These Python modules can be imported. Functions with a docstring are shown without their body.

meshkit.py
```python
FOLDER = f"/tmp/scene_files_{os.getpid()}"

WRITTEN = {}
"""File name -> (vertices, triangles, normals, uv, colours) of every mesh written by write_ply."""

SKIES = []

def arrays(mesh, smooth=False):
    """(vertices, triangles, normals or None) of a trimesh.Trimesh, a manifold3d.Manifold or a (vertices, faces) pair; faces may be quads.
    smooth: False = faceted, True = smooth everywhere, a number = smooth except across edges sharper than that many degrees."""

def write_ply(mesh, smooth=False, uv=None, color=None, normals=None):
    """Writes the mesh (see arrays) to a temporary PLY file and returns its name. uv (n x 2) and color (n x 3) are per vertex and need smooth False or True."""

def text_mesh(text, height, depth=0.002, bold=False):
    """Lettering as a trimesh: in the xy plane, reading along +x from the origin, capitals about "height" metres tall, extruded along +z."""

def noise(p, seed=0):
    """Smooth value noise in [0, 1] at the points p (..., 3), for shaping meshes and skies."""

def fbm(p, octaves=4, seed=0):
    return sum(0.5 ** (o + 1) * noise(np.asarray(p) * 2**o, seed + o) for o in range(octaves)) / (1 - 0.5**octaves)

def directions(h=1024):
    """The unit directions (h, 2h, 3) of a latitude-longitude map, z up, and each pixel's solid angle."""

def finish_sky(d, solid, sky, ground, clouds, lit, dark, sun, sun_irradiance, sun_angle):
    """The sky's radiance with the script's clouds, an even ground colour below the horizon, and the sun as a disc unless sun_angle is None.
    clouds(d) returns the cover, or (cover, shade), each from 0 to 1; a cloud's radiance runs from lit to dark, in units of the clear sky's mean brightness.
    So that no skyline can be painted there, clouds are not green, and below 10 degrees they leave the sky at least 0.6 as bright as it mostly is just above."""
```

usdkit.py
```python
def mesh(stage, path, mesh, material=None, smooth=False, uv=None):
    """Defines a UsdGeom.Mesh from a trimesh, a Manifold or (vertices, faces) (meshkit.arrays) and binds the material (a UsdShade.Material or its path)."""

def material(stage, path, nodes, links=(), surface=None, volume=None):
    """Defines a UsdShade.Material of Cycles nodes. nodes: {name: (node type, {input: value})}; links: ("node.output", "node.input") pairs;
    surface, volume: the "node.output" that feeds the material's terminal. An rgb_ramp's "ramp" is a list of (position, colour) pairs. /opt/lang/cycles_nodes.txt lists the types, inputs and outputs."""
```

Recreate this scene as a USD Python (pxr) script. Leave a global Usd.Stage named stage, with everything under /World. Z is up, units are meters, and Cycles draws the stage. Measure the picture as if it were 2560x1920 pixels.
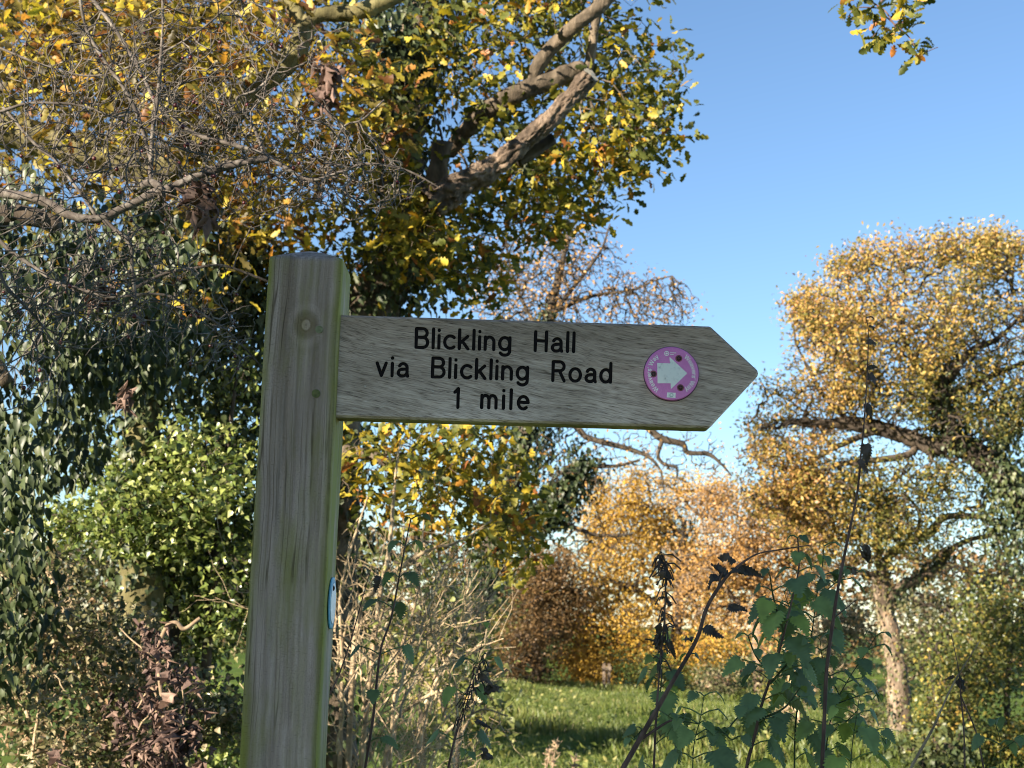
import math
import numpy as np
import trimesh
import manifold3d as m3
import shapely
from shapely.geometry import LineString, Polygon, Point
import meshkit
import usdkit
from pxr import Usd, UsdGeom, UsdLux, UsdShade, Gf, Sdf, Vt

# ------------------------------------------------------------------ stage, camera, sky, sun
stage = Usd.Stage.CreateInMemory()
UsdGeom.SetStageUpAxis(stage, UsdGeom.Tokens.z)
UsdGeom.SetStageMetersPerUnit(stage, 1.0)
WORLD = UsdGeom.Xform.Define(stage, '/World')
UsdGeom.Scope.Define(stage, '/World/Looks')
T = Sdf.ValueTypeNames

EXPOSURE = 2.0
SKY_STRENGTH = 0.055
SUN_INTENSITY = 1.25
SUN_EL = math.radians(16.5)
SUN_AZ = math.atan2(-0.75, -0.66)           # atan2(x, y) of the direction towards the sun

FPX = 3550.0                                 # focal length in pixels of a 2560 pixel wide frame
PITCH, ROLL = math.radians(9.45), math.radians(1.72)
CAM = np.array([0.0, 0.0, 1.6])
fw = np.array([0, math.cos(PITCH), math.sin(PITCH)])
rt0, up0 = np.array([1.0, 0, 0]), np.array([0, -math.sin(PITCH), math.cos(PITCH)])
rt = math.cos(ROLL) * rt0 + math.sin(ROLL) * up0
up = -math.sin(ROLL) * rt0 + math.cos(ROLL) * up0

cam = UsdGeom.Camera.Define(stage, '/World/camera')
cam.AddTransformOp().Set(Gf.Matrix4d(*rt, 0, *up, 0, *(-fw), 0, *CAM, 1))
cam.CreateHorizontalApertureAttr(4.947)
cam.CreateVerticalApertureAttr(4.947 * 0.75)
cam.CreateFocalLengthAttr(4.947 * FPX / 2560)
cam.CreateFStopAttr(1.9)
cam.CreateFocusDistanceAttr(2.16)
cam.CreateClippingRangeAttr(Gf.Vec2f(0.05, 5000))
cam.CreateExposureAttr(EXPOSURE)

TOSUN = np.array([math.sin(SUN_AZ) * math.cos(SUN_EL), math.cos(SUN_AZ) * math.cos(SUN_EL), math.sin(SUN_EL)])
sky_mat = usdkit.material(stage, '/World/Looks/sky', {
    's': ('sky_texture', {'sky_type': 'single_scattering', 'sun_disc': False, 'sun_elevation': SUN_EL, 'sun_rotation': SUN_AZ,
                          'altitude': 100.0, 'air_density': 0.95, 'aerosol_density': 0.0, 'ozone_density': 3.2}),
    'b': ('background_shader', {'strength': SKY_STRENGTH})}, [('s.color', 'b.color')], surface='b.background')
dome = UsdLux.DomeLight.Define(stage, '/World/sky')
UsdShade.MaterialBindingAPI.Apply(dome.GetPrim()).Bind(sky_mat)
dome.GetPrim().SetCustomDataByKey('kind', 'structure')
sun = UsdLux.DistantLight.Define(stage, '/World/sun')
sun.CreateIntensityAttr(SUN_INTENSITY)
sun.CreateNormalizeAttr(True)
sun.CreateAngleAttr(0.53)
sun.CreateColorAttr(Gf.Vec3f(1.0, 0.88, 0.70))
zx = TOSUN
xx = np.cross([0, 0, 1.0], zx); xx /= np.linalg.norm(xx)
yx = np.cross(zx, xx)
sun.AddTransformOp().Set(Gf.Matrix4d(*xx, 0, *yx, 0, *zx, 0, 0, 0, 30, 1))

# ------------------------------------------------------------------ helpers
def W(px, py, Y):
    """World point at distance Y (metres along +y) on the line of sight of the photograph's pixel."""
    d = fw + (px - 1280) / FPX * rt - (py - 960) / FPX * up
    return CAM + d * (Y / d[1])

def Wn(px, py, Y):
    px, py, Y = np.broadcast_arrays(np.asarray(px, float), np.asarray(py, float), np.asarray(Y, float))
    d = fw + ((px - 1280) / FPX)[..., None] * rt - ((py - 960) / FPX)[..., None] * up
    return CAM + d * (Y / d[..., 1])[..., None]

def project(P):
    q = np.asarray(P) - CAM
    z = q @ fw
    return 1280 + FPX * (q @ rt) / z, 960 - FPX * (q @ up) / z, z

used = {}
def numbered(parent, name):
    k = (parent, name)
    used[k] = used.get(k, -1) + 1
    return f'{parent}/{name}' + (f'_{used[k]:03d}' if used[k] else '')

def thing(name, label, cat, loc=(0, 0, 0), group=None):
    x = UsdGeom.Xform.Define(stage, numbered('/World', name))
    x.AddTranslateOp().Set(Gf.Vec3d(*map(float, loc)))
    p = x.GetPrim()
    p.SetCustomDataByKey('label', label)
    p.SetCustomDataByKey('category', cat)
    if group:
        p.SetCustomDataByKey('group', group)
    return str(p.GetPath()), np.array(loc, float)

def vnormals(v, f):
    n = np.zeros_like(v)
    c = np.cross(v[f[:, 1]] - v[f[:, 0]], v[f[:, 2]] - v[f[:, 0]])
    for k in range(3):
        np.add.at(n, f[:, k], c)
    l = np.linalg.norm(n, axis=1, keepdims=True)
    return np.where(l > 1e-20, n / np.maximum(l, 1e-20), [0, 0, 1.0])

def put(parent, name, V, F, mat, smooth=False, tint=None, kind=None, label=None):
    """Defines one Mesh under the thing parent = (path, location); V in world coordinates."""
    path, loc = parent
    mpath = numbered(path, name)
    v = np.asarray(V, float) - loc
    f = np.asarray(F, np.int64)
    me = UsdGeom.Mesh.Define(stage, mpath)
    me.CreatePointsAttr(Vt.Vec3fArray.FromNumpy(np.ascontiguousarray(v, np.float32)))
    me.CreateFaceVertexCountsAttr(Vt.IntArray.FromNumpy(np.full(len(f), f.shape[1], np.int32)))
    me.CreateFaceVertexIndicesAttr(Vt.IntArray.FromNumpy(np.ascontiguousarray(f, np.int32).ravel()))
    me.CreateSubdivisionSchemeAttr('none')
    if smooth:
        me.CreateNormalsAttr(Vt.Vec3fArray.FromNumpy(vnormals(v, f).astype(np.float32)))
        me.SetNormalsInterpolation('vertex')
    if tint is not None:
        UsdGeom.PrimvarsAPI(me).CreatePrimvar('tint', T.FloatArray, 'vertex').Set(
            Vt.FloatArray.FromNumpy(np.ascontiguousarray(np.broadcast_to(tint, (len(v),)), np.float32)))
    UsdShade.MaterialBindingAPI.Apply(me.GetPrim()).Bind(mat)
    if kind:
        me.GetPrim().SetCustomDataByKey('kind', kind)
    if label:
        me.GetPrim().SetCustomDataByKey('label', label)
    return mpath, loc

def from_manifold(m):
    mm = m.to_mesh()
    return np.array(mm.vert_properties[:, :3], float), np.array(mm.tri_verts, int)

def join(parts):
    V, F, n = [], [], 0
    for v, f in parts:
        V.append(v); F.append(np.asarray(f) + n); n += len(v)
    return np.vstack(V), np.vstack(F)

def tube(P, R, sides=6, cap=True, bump=0.0, seed=0, freq=6.0, furrow=0.0):
    P = np.asarray(P, float)
    R = np.broadcast_to(np.asarray(R, float), (len(P),))
    t = np.gradient(P, axis=0)
    t /= np.linalg.norm(t, axis=1, keepdims=True) + 1e-12
    a = np.empty_like(t)
    ref = np.array([0, 0, 1.0]) if abs(t[0, 2]) < .9 else np.array([1.0, 0, 0])
    for i in range(len(P)):
        ref = ref - t[i] * (ref @ t[i])
        ref /= np.linalg.norm(ref) + 1e-12
        a[i] = ref
    b = np.cross(t, a)
    ang = np.arange(sides) * 2 * np.pi / sides
    dirs = np.cos(ang)[None, :, None] * a[:, None] + np.sin(ang)[None, :, None] * b[:, None]
    V = P[:, None] + R[:, None, None] * dirs
    if bump:
        q = V * freq
        nz = meshkit.fbm(q, 4, seed) - .5
        rid = np.abs(meshkit.noise(np.concatenate([V[..., :2] * freq * 5, V[..., 2:] * freq * 1.5], -1), seed + 9) - .5)
        V = V + dirs * (bump * R[:, None, None] * (nz * 1.6 - rid * .7)[..., None])
    if furrow:
        s_ = np.r_[0, np.cumsum(np.linalg.norm(np.diff(P, axis=0), axis=1))] / max(np.mean(R), 1e-4)
        q = np.stack([np.broadcast_to(np.cos(ang) * 3.2, R.shape + ang.shape), np.broadcast_to(np.sin(ang) * 3.2, R.shape + ang.shape), np.broadcast_to(s_[:, None] * .8, R.shape + ang.shape)], -1)
        q = q + (meshkit.noise(q * .9, seed + 3) - .5)[..., None] * 1.2
        w = np.abs(meshkit.noise(q, seed + 5) - .5) * 2
        V = V - dirs * (furrow * R[:, None, None] * np.clip(1 - w * 3.2, 0, 1)[..., None])
    V = V.reshape(-1, 3)
    n = len(P)
    i, j = np.meshgrid(np.arange(n - 1), np.arange(sides), indexing='ij')
    q = np.stack([i * sides + j, i * sides + (j + 1) % sides, (i + 1) * sides + (j + 1) % sides, (i + 1) * sides + j], -1).reshape(-1, 4)
    F = np.vstack([q[:, [0, 1, 2]], q[:, [0, 2, 3]]])
    if cap:
        V = np.vstack([V, P[:1], P[-1:]])
        k = np.arange(sides)
        F = np.vstack([F, np.stack([np.full(sides, n * sides), (k + 1) % sides, k], 1),
                       np.stack([np.full(sides, n * sides + 1), (n - 1) * sides + k, (n - 1) * sides + (k + 1) % sides], 1)])
    return V, F

def spline(P, n_per=6):
    """Catmull-Rom through P (k x d)."""
    P = np.asarray(P, float)
    if len(P) < 3:
        s = np.linspace(0, 1, n_per + 1)[:, None]
        return P[0] * (1 - s) + P[-1] * s
    Q = np.vstack([2 * P[0] - P[1], P, 2 * P[-1] - P[-2]])
    out = []
    s = np.linspace(0, 1, n_per, endpoint=False)[:, None]
    for i in range(1, len(Q) - 2):
        p0, p1, p2, p3 = Q[i - 1], Q[i], Q[i + 1], Q[i + 2]
        out.append(.5 * (2 * p1 + (p2 - p0) * s + (2 * p0 - 5 * p1 + 4 * p2 - p3) * s ** 2 + (3 * p1 - p0 - 3 * p2 + p3) * s ** 3))
    out.append(P[-1:])
    return np.vstack(out)

def px_line(pts, Y, n_per=6):
    """pts: (px, py, diameter in px[, dY]) -> polyline in the world, radii."""
    A = np.array([(p[0], p[1], p[2], p[3] if len(p) > 3 else 0.0) for p in pts], float)
    B = spline(A, n_per)
    yy = Y + B[:, 3]
    return Wn(B[:, 0], B[:, 1], yy), np.maximum(B[:, 2], .3) / 2 * yy / FPX

# ------------------------------------------------------------------ materials
MATS = {}
def L(name):
    return f'/World/Looks/{name}'

def leaf_mat(name, ramp, rough=.5, trans=.35, spec=.4, vary=0.25, tcol=1.25):
    """Leaf: the primvar tint picks the colour, a fine noise mottles it; some light passes through."""
    m = usdkit.material(stage, L(name), {
        't': ('attribute', {'attribute': 'tint'}),
        'r': ('rgb_ramp', {'ramp': ramp}),
        'g': ('geometry', {}),
        'n': ('noise_texture', {'scale': 60.0, 'detail': 3.0}),
        'mr': ('map_range', {'from_min': .3, 'from_max': .7, 'to_min': 1 - vary, 'to_max': 1 + vary}),
        'h': ('hsv', {'hue': .5, 'saturation': 1.0}),
        'h2': ('hsv', {'hue': .5, 'saturation': 1.05, 'value': tcol}),
        'p': ('principled_bsdf', {'roughness': rough, 'specular_ior_level': spec}),
        'tr': ('translucent_bsdf', {}),
        'm': ('mix_closure', {'fac': trans})},
        [('t.fac', 'r.fac'), ('g.position', 'n.vector'), ('n.fac', 'mr.value'), ('mr.result', 'h.value'), ('r.color', 'h.color'),
         ('h.color', 'p.base_color'), ('h.color', 'h2.color'), ('h2.color', 'tr.color'), ('p.BSDF', 'm.closure1'), ('tr.BSDF', 'm.closure2')], surface='m.closure')
    MATS[name] = m
    return m

def bark_mat(name, c0, c1, c2, scale=14.0, stretch=(1, 1, .35), rough=.9, bump=.6, dist=.01):
    m = usdkit.material(stage, L(name), {
        'g': ('geometry', {}),
        'mp': ('mapping', {'scale': stretch}),
        'n': ('noise_texture', {'scale': scale, 'detail': 8.0, 'roughness': .65}),
        'n2': ('noise_texture', {'scale': scale * .22, 'detail': 4.0}),
        'r': ('rgb_ramp', {'ramp': [(.28, c0), (.5, c1), (.72, c2)]}),
        'r2': ('rgb_ramp', {'ramp': [(.35, (.55, .55, .55)), (.65, (1.2, 1.2, 1.2))]}),
        'mx': ('mix_color', {'blend_type': 'multiply', 'fac': 1.0, 'use_clamp_result': False}),
        'b': ('bump', {'strength': bump, 'distance': dist}),
        'p': ('principled_bsdf', {'roughness': rough, 'specular_ior_level': .25})},
        [('g.position', 'mp.vector'), ('mp.vector', 'n.vector'), ('g.position', 'n2.vector'), ('n.fac', 'r.fac'), ('n2.fac', 'r2.fac'),
         ('r.color', 'mx.a'), ('r2.color', 'mx.b'), ('mx.result', 'p.base_color'), ('n.fac', 'b.height'), ('b.normal', 'p.normal')], surface='p.BSDF')
    MATS[name] = m
    return m

def plain_mat(name, col, rough=.5, spec=.4, noise=.12, scale=200.0):
    m = usdkit.material(stage, L(name), {
        'g': ('geometry', {}),
        'n': ('noise_texture', {'scale': scale, 'detail': 4.0}),
        'mr': ('map_range', {'from_min': .3, 'from_max': .7, 'to_min': 1 - noise, 'to_max': 1 + noise}),
        'h': ('hsv', {'color': col}),
        'p': ('principled_bsdf', {'roughness': rough, 'specular_ior_level': spec})},
        [('g.position', 'n.vector'), ('n.fac', 'mr.value'), ('mr.result', 'h.value'), ('h.color', 'p.base_color')], surface='p.BSDF')
    MATS[name] = m
    return m

leaf_mat('oak_yellow_leaf', [(0, (.05, .04, .014)), (.2, (.115, .09, .024)), (.42, (.24, .19, .04)), (.56, (.50, .42, .05)), (.64, (.42, .30, .05)), (.8, (.38, .19, .04)), (.92, (.24, .10, .03)), (1, (.12, .055, .025))], trans=.45)
leaf_mat('oak_olive_leaf', [(0, (.05, .065, .015)), (.35, (.115, .125, .022)), (.55, (.23, .20, .03)), (.7, (.44, .33, .035)), (.85, (.44, .24, .035)), (.94, (.36, .14, .03)), (1, (.22, .08, .025))], trans=.38)
leaf_mat('oak_gold_leaf', [(0, (.08, .09, .025)), (.25, (.19, .17, .04)), (.5, (.36, .26, .065)), (.75, (.48, .31, .09)), (1, (.44, .23, .10))], trans=.35)
leaf_mat('orange_leaf', [(0, (.17, .11, .03)), (.4, (.44, .28, .045)), (.8, (.56, .33, .055)), (1, (.42, .21, .06))], trans=.35)
leaf_mat('rust_leaf', [(0, (.06, .045, .022)), (.5, (.13, .08, .032)), (1, (.22, .12, .045))], trans=.25)
leaf_mat('pinkish_leaf', [(0, (.20, .12, .055)), (.5, (.40, .225, .08)), (1, (.49, .28, .085))], trans=.3)
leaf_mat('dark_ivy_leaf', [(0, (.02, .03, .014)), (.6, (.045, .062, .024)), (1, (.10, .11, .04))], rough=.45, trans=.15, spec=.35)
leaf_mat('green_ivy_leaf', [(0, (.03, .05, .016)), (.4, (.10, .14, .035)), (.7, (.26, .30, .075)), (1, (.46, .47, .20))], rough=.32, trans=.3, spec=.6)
leaf_mat('bramble_leaf', [(0, (.035, .045, .018)), (.4, (.09, .095, .035)), (.7, (.22, .19, .095)), (.88, (.34, .28, .17)), (1, (.24, .15, .085))], rough=.55, trans=.3)
leaf_mat('holly_leaf', [(0, (.045, .065, .02)), (.5, (.13, .14, .035)), (.8, (.30, .24, .05)), (1, (.38, .24, .06))], rough=.4, trans=.3)
leaf_mat('nettle_leaf', [(0, (.10, .14, .06)), (.55, (.17, .24, .095)), (.85, (.27, .34, .07)), (1, (.20, .22, .05))], rough=.45, trans=.3, spec=.35, vary=.18)
leaf_mat('withered_leaf', [(0, (.03, .028, .026)), (.5, (.07, .055, .045)), (1, (.13, .09, .065))], rough=.8, trans=.15)
leaf_mat('dead_maple_leaf', [(0, (.06, .038, .032)), (.5, (.13, .08, .065)), (1, (.27, .18, .14))], rough=.8, trans=.2)
leaf_mat('grass_blade', [(0, (.04, .06, .014)), (.5, (.085, .115, .02)), (.85, (.16, .17, .04)), (1, (.30, .24, .12))], rough=.5, trans=.3)
leaf_mat('weed_leaf', [(0, (.06, .085, .02)), (.5, (.15, .17, .045)), (1, (.30, .27, .10))], rough=.5, trans=.3)
bark_mat('oak_bark', (.035, .028, .02), (.11, .085, .06), (.21, .165, .12), scale=22, bump=1.0, dist=.02)
bark_mat('limb_bark', (.025, .018, .013), (.10, .072, .052), (.26, .195, .145), scale=20, stretch=(1, 1, .5), bump=1.0, dist=.03)
plain_mat('fresh_cut', (.58, .48, .34), rough=.8, noise=.2, scale=40)
bark_mat('mossy_bark', (.05, .046, .02), (.12, .105, .045), (.19, .165, .085), scale=18, bump=.8, dist=.015)
bark_mat('dark_bark', (.02, .016, .012), (.055, .042, .032), (.11, .085, .06), scale=9, bump=.6, dist=.03)
bark_mat('pale_bark', (.045, .032, .022), (.15, .11, .078), (.33, .26, .19), scale=9, bump=.9, dist=.04)
bark_mat('lichen_twig', (.04, .032, .028), (.09, .075, .066), (.22, .20, .175), scale=45, stretch=(1, 1, 1), bump=.5, dist=.004)
bark_mat('tan_twig', (.20, .14, .085), (.36, .27, .17), (.52, .42, .28), scale=25, stretch=(1, 1, 1), bump=.3, dist=.004)
bark_mat('brown_stem', (.05, .03, .026), (.11, .066, .054), (.20, .13, .10), scale=60, stretch=(1, 1, .25), bump=.4, dist=.002)
bark_mat('green_stem', (.03, .035, .02), (.06, .08, .035), (.10, .12, .05), scale=60, stretch=(1, 1, .25), bump=.3, dist=.002)
bark_mat('straw_stem', (.16, .11, .07), (.28, .20, .13), (.40, .31, .20), scale=60, stretch=(1, 1, .25), bump=.3, dist=.002)
plain_mat('haw_berry', (.05, .006, .008), rough=.4)

# ------------------------------------------------------------------ leaf templates: base at the origin, tip along +y, upper side +z
def strip_leaf(ys, ws, fold=.35, curl=.12, twist=0.0, stalk=0.0):
    ys, ws = np.asarray(ys, float), np.asarray(ws, float)
    zc = -curl * ys ** 2
    V, F = [], []
    for y, w, z in zip(ys, ws, zc):
        V += [(-w, y, z + fold * w), (0, y, z), (w, y, z + fold * w)]
    for i in range(len(ys) - 1):
        a, b = 3 * i, 3 * i + 3
        F += [(a, a + 1, b + 1), (a, b + 1, b), (a + 1, a + 2, b + 2), (a + 1, b + 2, b + 1)]
    return np.array(V, float), np.array(F, int)

OAK = strip_leaf([0, .12, .2, .34, .42, .56, .64, .78, .86, .96, 1.0], [.015, .05, .15, .08, .23, .12, .29, .15, .22, .13, .02], .25, .18)
OAK_B = strip_leaf([0, .12, .2, .34, .42, .56, .64, .78, .86, .96, 1.0], [.015, .05, .12, .07, .26, .10, .24, .18, .20, .10, .02], .55, .5)
OAK_S = strip_leaf([0, .2, .34, .55, .7, .85, 1.0], [.02, .16, .10, .28, .16, .22, .03], .3, .2)
IVY = strip_leaf([0, .06, .30, .6, 1.0], [.04, .28, .36, .20, .01], .25, .25)
IVY_LONG = strip_leaf([0, .12, .35, .65, 1.0], [.03, .20, .24, .15, .01], .3, .25)
KITE_N = (np.array([(0, 0, 0), (-.2, .45, .08), (.2, .45, .08), (0, 1, -.1)]), np.array([(0, 2, 1), (1, 2, 3)]))
KITE = (np.array([(0, 0, 0), (-.3, .45, .1), (.3, .45, .1), (0, 1, -.1)]), np.array([(0, 2, 1), (1, 2, 3)]))
BLADE = (np.array([(-.035, 0, 0), (.035, 0, 0), (0, .6, 0.02), (.0, 1.0, -.12)]), np.array([(0, 1, 2), (0, 2, 3)]))

def nettle_template():
    n = 17
    ys = np.linspace(0, 1, n)
    base = np.interp(ys, [0, .07, .2, .35, .55, .8, 1], [.16, .31, .36, .34, .26, .12, .005])
    ys2 = ys.copy()
    V, F = [], []
    for i, (y, w) in enumerate(zip(ys2, base)):
        tooth = .15 if i % 2 else 0
        ww = max(w + (tooth if 0 < i < n - 1 else 0) * (1 - .5 * y), .004)
        back = -.06 if i == 0 else (0.045 if i % 2 else -.01)
        z = -.22 * y ** 2
        V += [(-ww, y + back, z + .22 * ww - .5 * ww ** 2), (-ww * .5, y + .02, z + .15 * ww + .012), (0, y, z - .01), (ww * .5, y + .02, z + .15 * ww + .012), (ww, y + back, z + .22 * ww - .5 * ww ** 2)]
    for i in range(n - 1):
        a, b = 5 * i, 5 * i + 5
        for k in range(4):
            F += [(a + k, a + k + 1, b + k + 1), (a + k, b + k + 1, b + k)]
    return np.array(V, float), np.array(F, int)

NETTLE = nettle_template()

def maple_template(seed=0):
    r = np.random.default_rng(seed)
    ang = np.radians([-150, -120, -95, -65, -48, -25, 0, 25, 48, 65, 95, 120, 150])
    rad = np.array([.25, .5, .32, .75, .36, .5, 1.0, .5, .36, .75, .32, .5, .25])
    pts = [(0, 0, 0)]
    for s in (.5, 1.0):
        for a, q in zip(ang, rad):
            z = (r.normal() * .16 + .12 * math.cos(3 * a)) * s
            pts.append((math.sin(a) * q * s * .85, .15 + math.cos(a) * q * s * .85, z))
    n = len(ang)
    F = []
    for i in range(n - 1):
        F += [(0, 1 + i + 1, 1 + i), (1 + i, 2 + i, 1 + n + i), (2 + i, 2 + n + i, 1 + n + i)]
    return np.array(pts), np.array(F)

MAPLES = [maple_template(s) for s in range(5)]

def place(tmpl, pos, d, nrm, size, tint):
    """Copies of a leaf template: list-free arrays (V (N,k,3), F (k tri), tint (N,))."""
    v, f = tmpl
    d = d / (np.linalg.norm(d, axis=1, keepdims=True) + 1e-9)
    x = np.cross(d, nrm)
    x /= np.linalg.norm(x, axis=1, keepdims=True) + 1e-9
    z = np.cross(x, d)
    V = pos[:, None] + size[:, None, None] * (v[None, :, 0:1] * x[:, None] + v[None, :, 1:2] * d[:, None] + v[None, :, 2:3] * z[:, None])
    return V

def foliage(parent, tmpl, pos, d, nrm, size, tint, mat, split=0, name='foliage', leaf='leaf', fine=None):
    """Leaves of one kind: the split that show largest in the picture as parts, the rest as one part."""
    N = len(pos)
    px, py, z = project(pos)
    score = np.where((z > .2) & (px > -40) & (px < 2600) & (py > -40) & (py < 1960), size / np.maximum(z, .2), 0)
    order = np.argsort(-score)
    k = min(split, int((score > 0).sum()))
    one, rest = order[:k], order[k:]
    ft = fine or tmpl
    if k:
        V = place(ft, pos[one], d[one], nrm[one], size[one], None)
        if ft is OAK:
            V[::2] = place(OAK_B, pos[one], d[one], nrm[one], size[one], None)[::2]
        for i in range(k):
            put(parent, leaf, V[i], ft[1], mat, smooth=True, tint=tint[one[i]])
    if len(rest):
        V = place(tmpl, pos[rest], d[rest], nrm[rest], size[rest], None)
        n, kk = V.shape[:2]
        F = (tmpl[1][None] + (np.arange(n) * kk)[:, None, None]).reshape(-1, tmpl[1].shape[1])
        put(parent, name, V.reshape(-1, 3), F, mat, smooth=True, tint=np.repeat(tint[rest], kk), kind='stuff')

def rdirs(rng, n, droop=.3, flat=.6):
    d = rng.normal(size=(n, 3)); d[:, 2] = d[:, 2] * .7 - droop
    nr = rng.normal(size=(n, 3)) * flat + np.array([0, 0, .8])
    return d, nr

def blob(rng, n, cx, cy, rx, ry, Y, dY, clump=0.0, scale=1.5, seed=3):
    """n points in an ellipsoid given in the photograph's pixels and metres of distance."""
    out = []
    have = 0
    while have < n:
        q = rng.uniform(-1, 1, size=(n * 3, 3))
        q = q[(q ** 2).sum(1) < 1]
        P = Wn(cx + rx * q[:, 0], cy + ry * q[:, 1], Y + dY * q[:, 2])
        if clump:
            P = P[meshkit.fbm(P * scale, 3, seed) > clump]
        if len(P) == 0:
            break
        out.append(P); have += len(P)
    return np.vstack(out)[:n]

def billow(rng, n, cx, cy, rx, ry, Y, dY, k=14, size=.36):
    """Points in k rounded leaf masses spread over an ellipsoid, with hollows between them."""
    c = rng.normal(size=(k, 3)); c /= np.linalg.norm(c, axis=1, keepdims=True)
    c *= rng.uniform(.35, .85, k)[:, None]
    rr = size * rng.uniform(.6, 1.15, k)
    j = rng.choice(k, n, p=rr ** 2 / (rr ** 2).sum())
    q = rng.normal(size=(n, 3)); q /= np.linalg.norm(q, axis=1, keepdims=True)
    q = c[j] + q * rr[j][:, None] * rng.uniform(.3, 1, n)[:, None] ** .5 * np.array([1, .8, 1])
    return Wn(cx + rx * q[:, 0], cy + ry * q[:, 1], Y + dY * q[:, 2])

def dendrite(seeds, targets, bf=.25, tipr=.0015, gamma=2.3):
    """Grows twigs from limbs to the targets: a tree that balances short twigs against short ways to the trunk.
    Returns positions, parents (-1 for limb points), radii and the number of tips above each node."""
    S = np.vstack([s[0] for s in seeds])
    pos = np.vstack([S, targets])
    ns, n = len(S), len(pos)
    parent = np.full(n, -1)
    path = np.zeros(n)
    from scipy.spatial import cKDTree
    d0, i0 = cKDTree(S).query(targets)
    best = d0.copy()
    frm = i0.copy()
    todo = np.ones(len(targets), bool)
    order = []
    for _ in range(len(targets)):
        c = np.where(todo, best, np.inf)
        j = int(np.argmin(c))
        todo[j] = False
        k = ns + j
        parent[k] = frm[j]
        path[k] = path[frm[j]] + np.linalg.norm(pos[k] - pos[frm[j]])
        order.append(k)
        dd = np.sqrt(((targets - pos[k]) ** 2).sum(1)) + bf * path[k]
        w = todo & (dd < best)
        best[w] = dd[w]; frm[w] = k
    tips = np.zeros(n)
    kids = np.zeros(n, int)
    for k in reversed(order):
        if kids[k] == 0:
            tips[k] = 1
        p = parent[k]
        kids[p] += 1
        tips[p] += tips[k]
    rad = tipr * np.maximum(tips, 1) ** (1 / gamma)
    return pos, parent, rad, tips, ns

def twig_mesh(rng, pos, parent, rad, ns, sides=4, jitter=.12, maxr=1.0):
    n = len(pos)
    kids = [[] for _ in range(n)]
    for k in range(ns, n):
        kids[parent[k]].append(k)
    parts = []
    starts = [(p, k) for p in range(ns) for k in kids[p]]
    while starts:
        p, k = starts.pop()
        line, rr = [pos[p]], [min(rad[k], maxr)]
        while True:
            a, b = line[-1], pos[k]
            L_ = np.linalg.norm(b - a)
            line.append((a + b) / 2 + rng.normal(size=3) * jitter * L_)
            rr.append(min(rad[k], maxr))
            line.append(b); rr.append(min(rad[k], maxr))
            c = sorted(kids[k], key=lambda q: -rad[q])
            if not c:
                break
            starts += [(k, q) for q in c[1:]]
            k = c[0]
        rr[-1] *= .5
        parts.append(tube(line, rr, sides if rr[0] < .012 else sides + 2, cap=False))
    return join(parts)

def limb_part(parent, name, P, R, mat, sides=16, bump=.35, seed=0, freq=9.0, label=None, furrow=.12):
    # resample finely so that the bark relief has something to act on
    seg = np.r_[0, np.cumsum(np.linalg.norm(np.diff(P, axis=0), axis=1))]
    step = max(np.median(R) * .35, .008)
    n = int(min(max(len(P), seg[-1] / step), 220))
    s = np.linspace(0, seg[-1], n)
    Q = np.stack([np.interp(s, seg, P[:, k]) for k in range(3)], 1)
    V, F = tube(Q, np.interp(s, seg, R), sides, bump=bump, seed=seed, freq=freq, furrow=furrow if sides > 11 else 0)
    return put(parent, name, V, F, mat, smooth=True, label=label)

def root_down(pts, Y, base=None, r=None):
    P, R = px_line(pts, Y)
    return P, R

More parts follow.
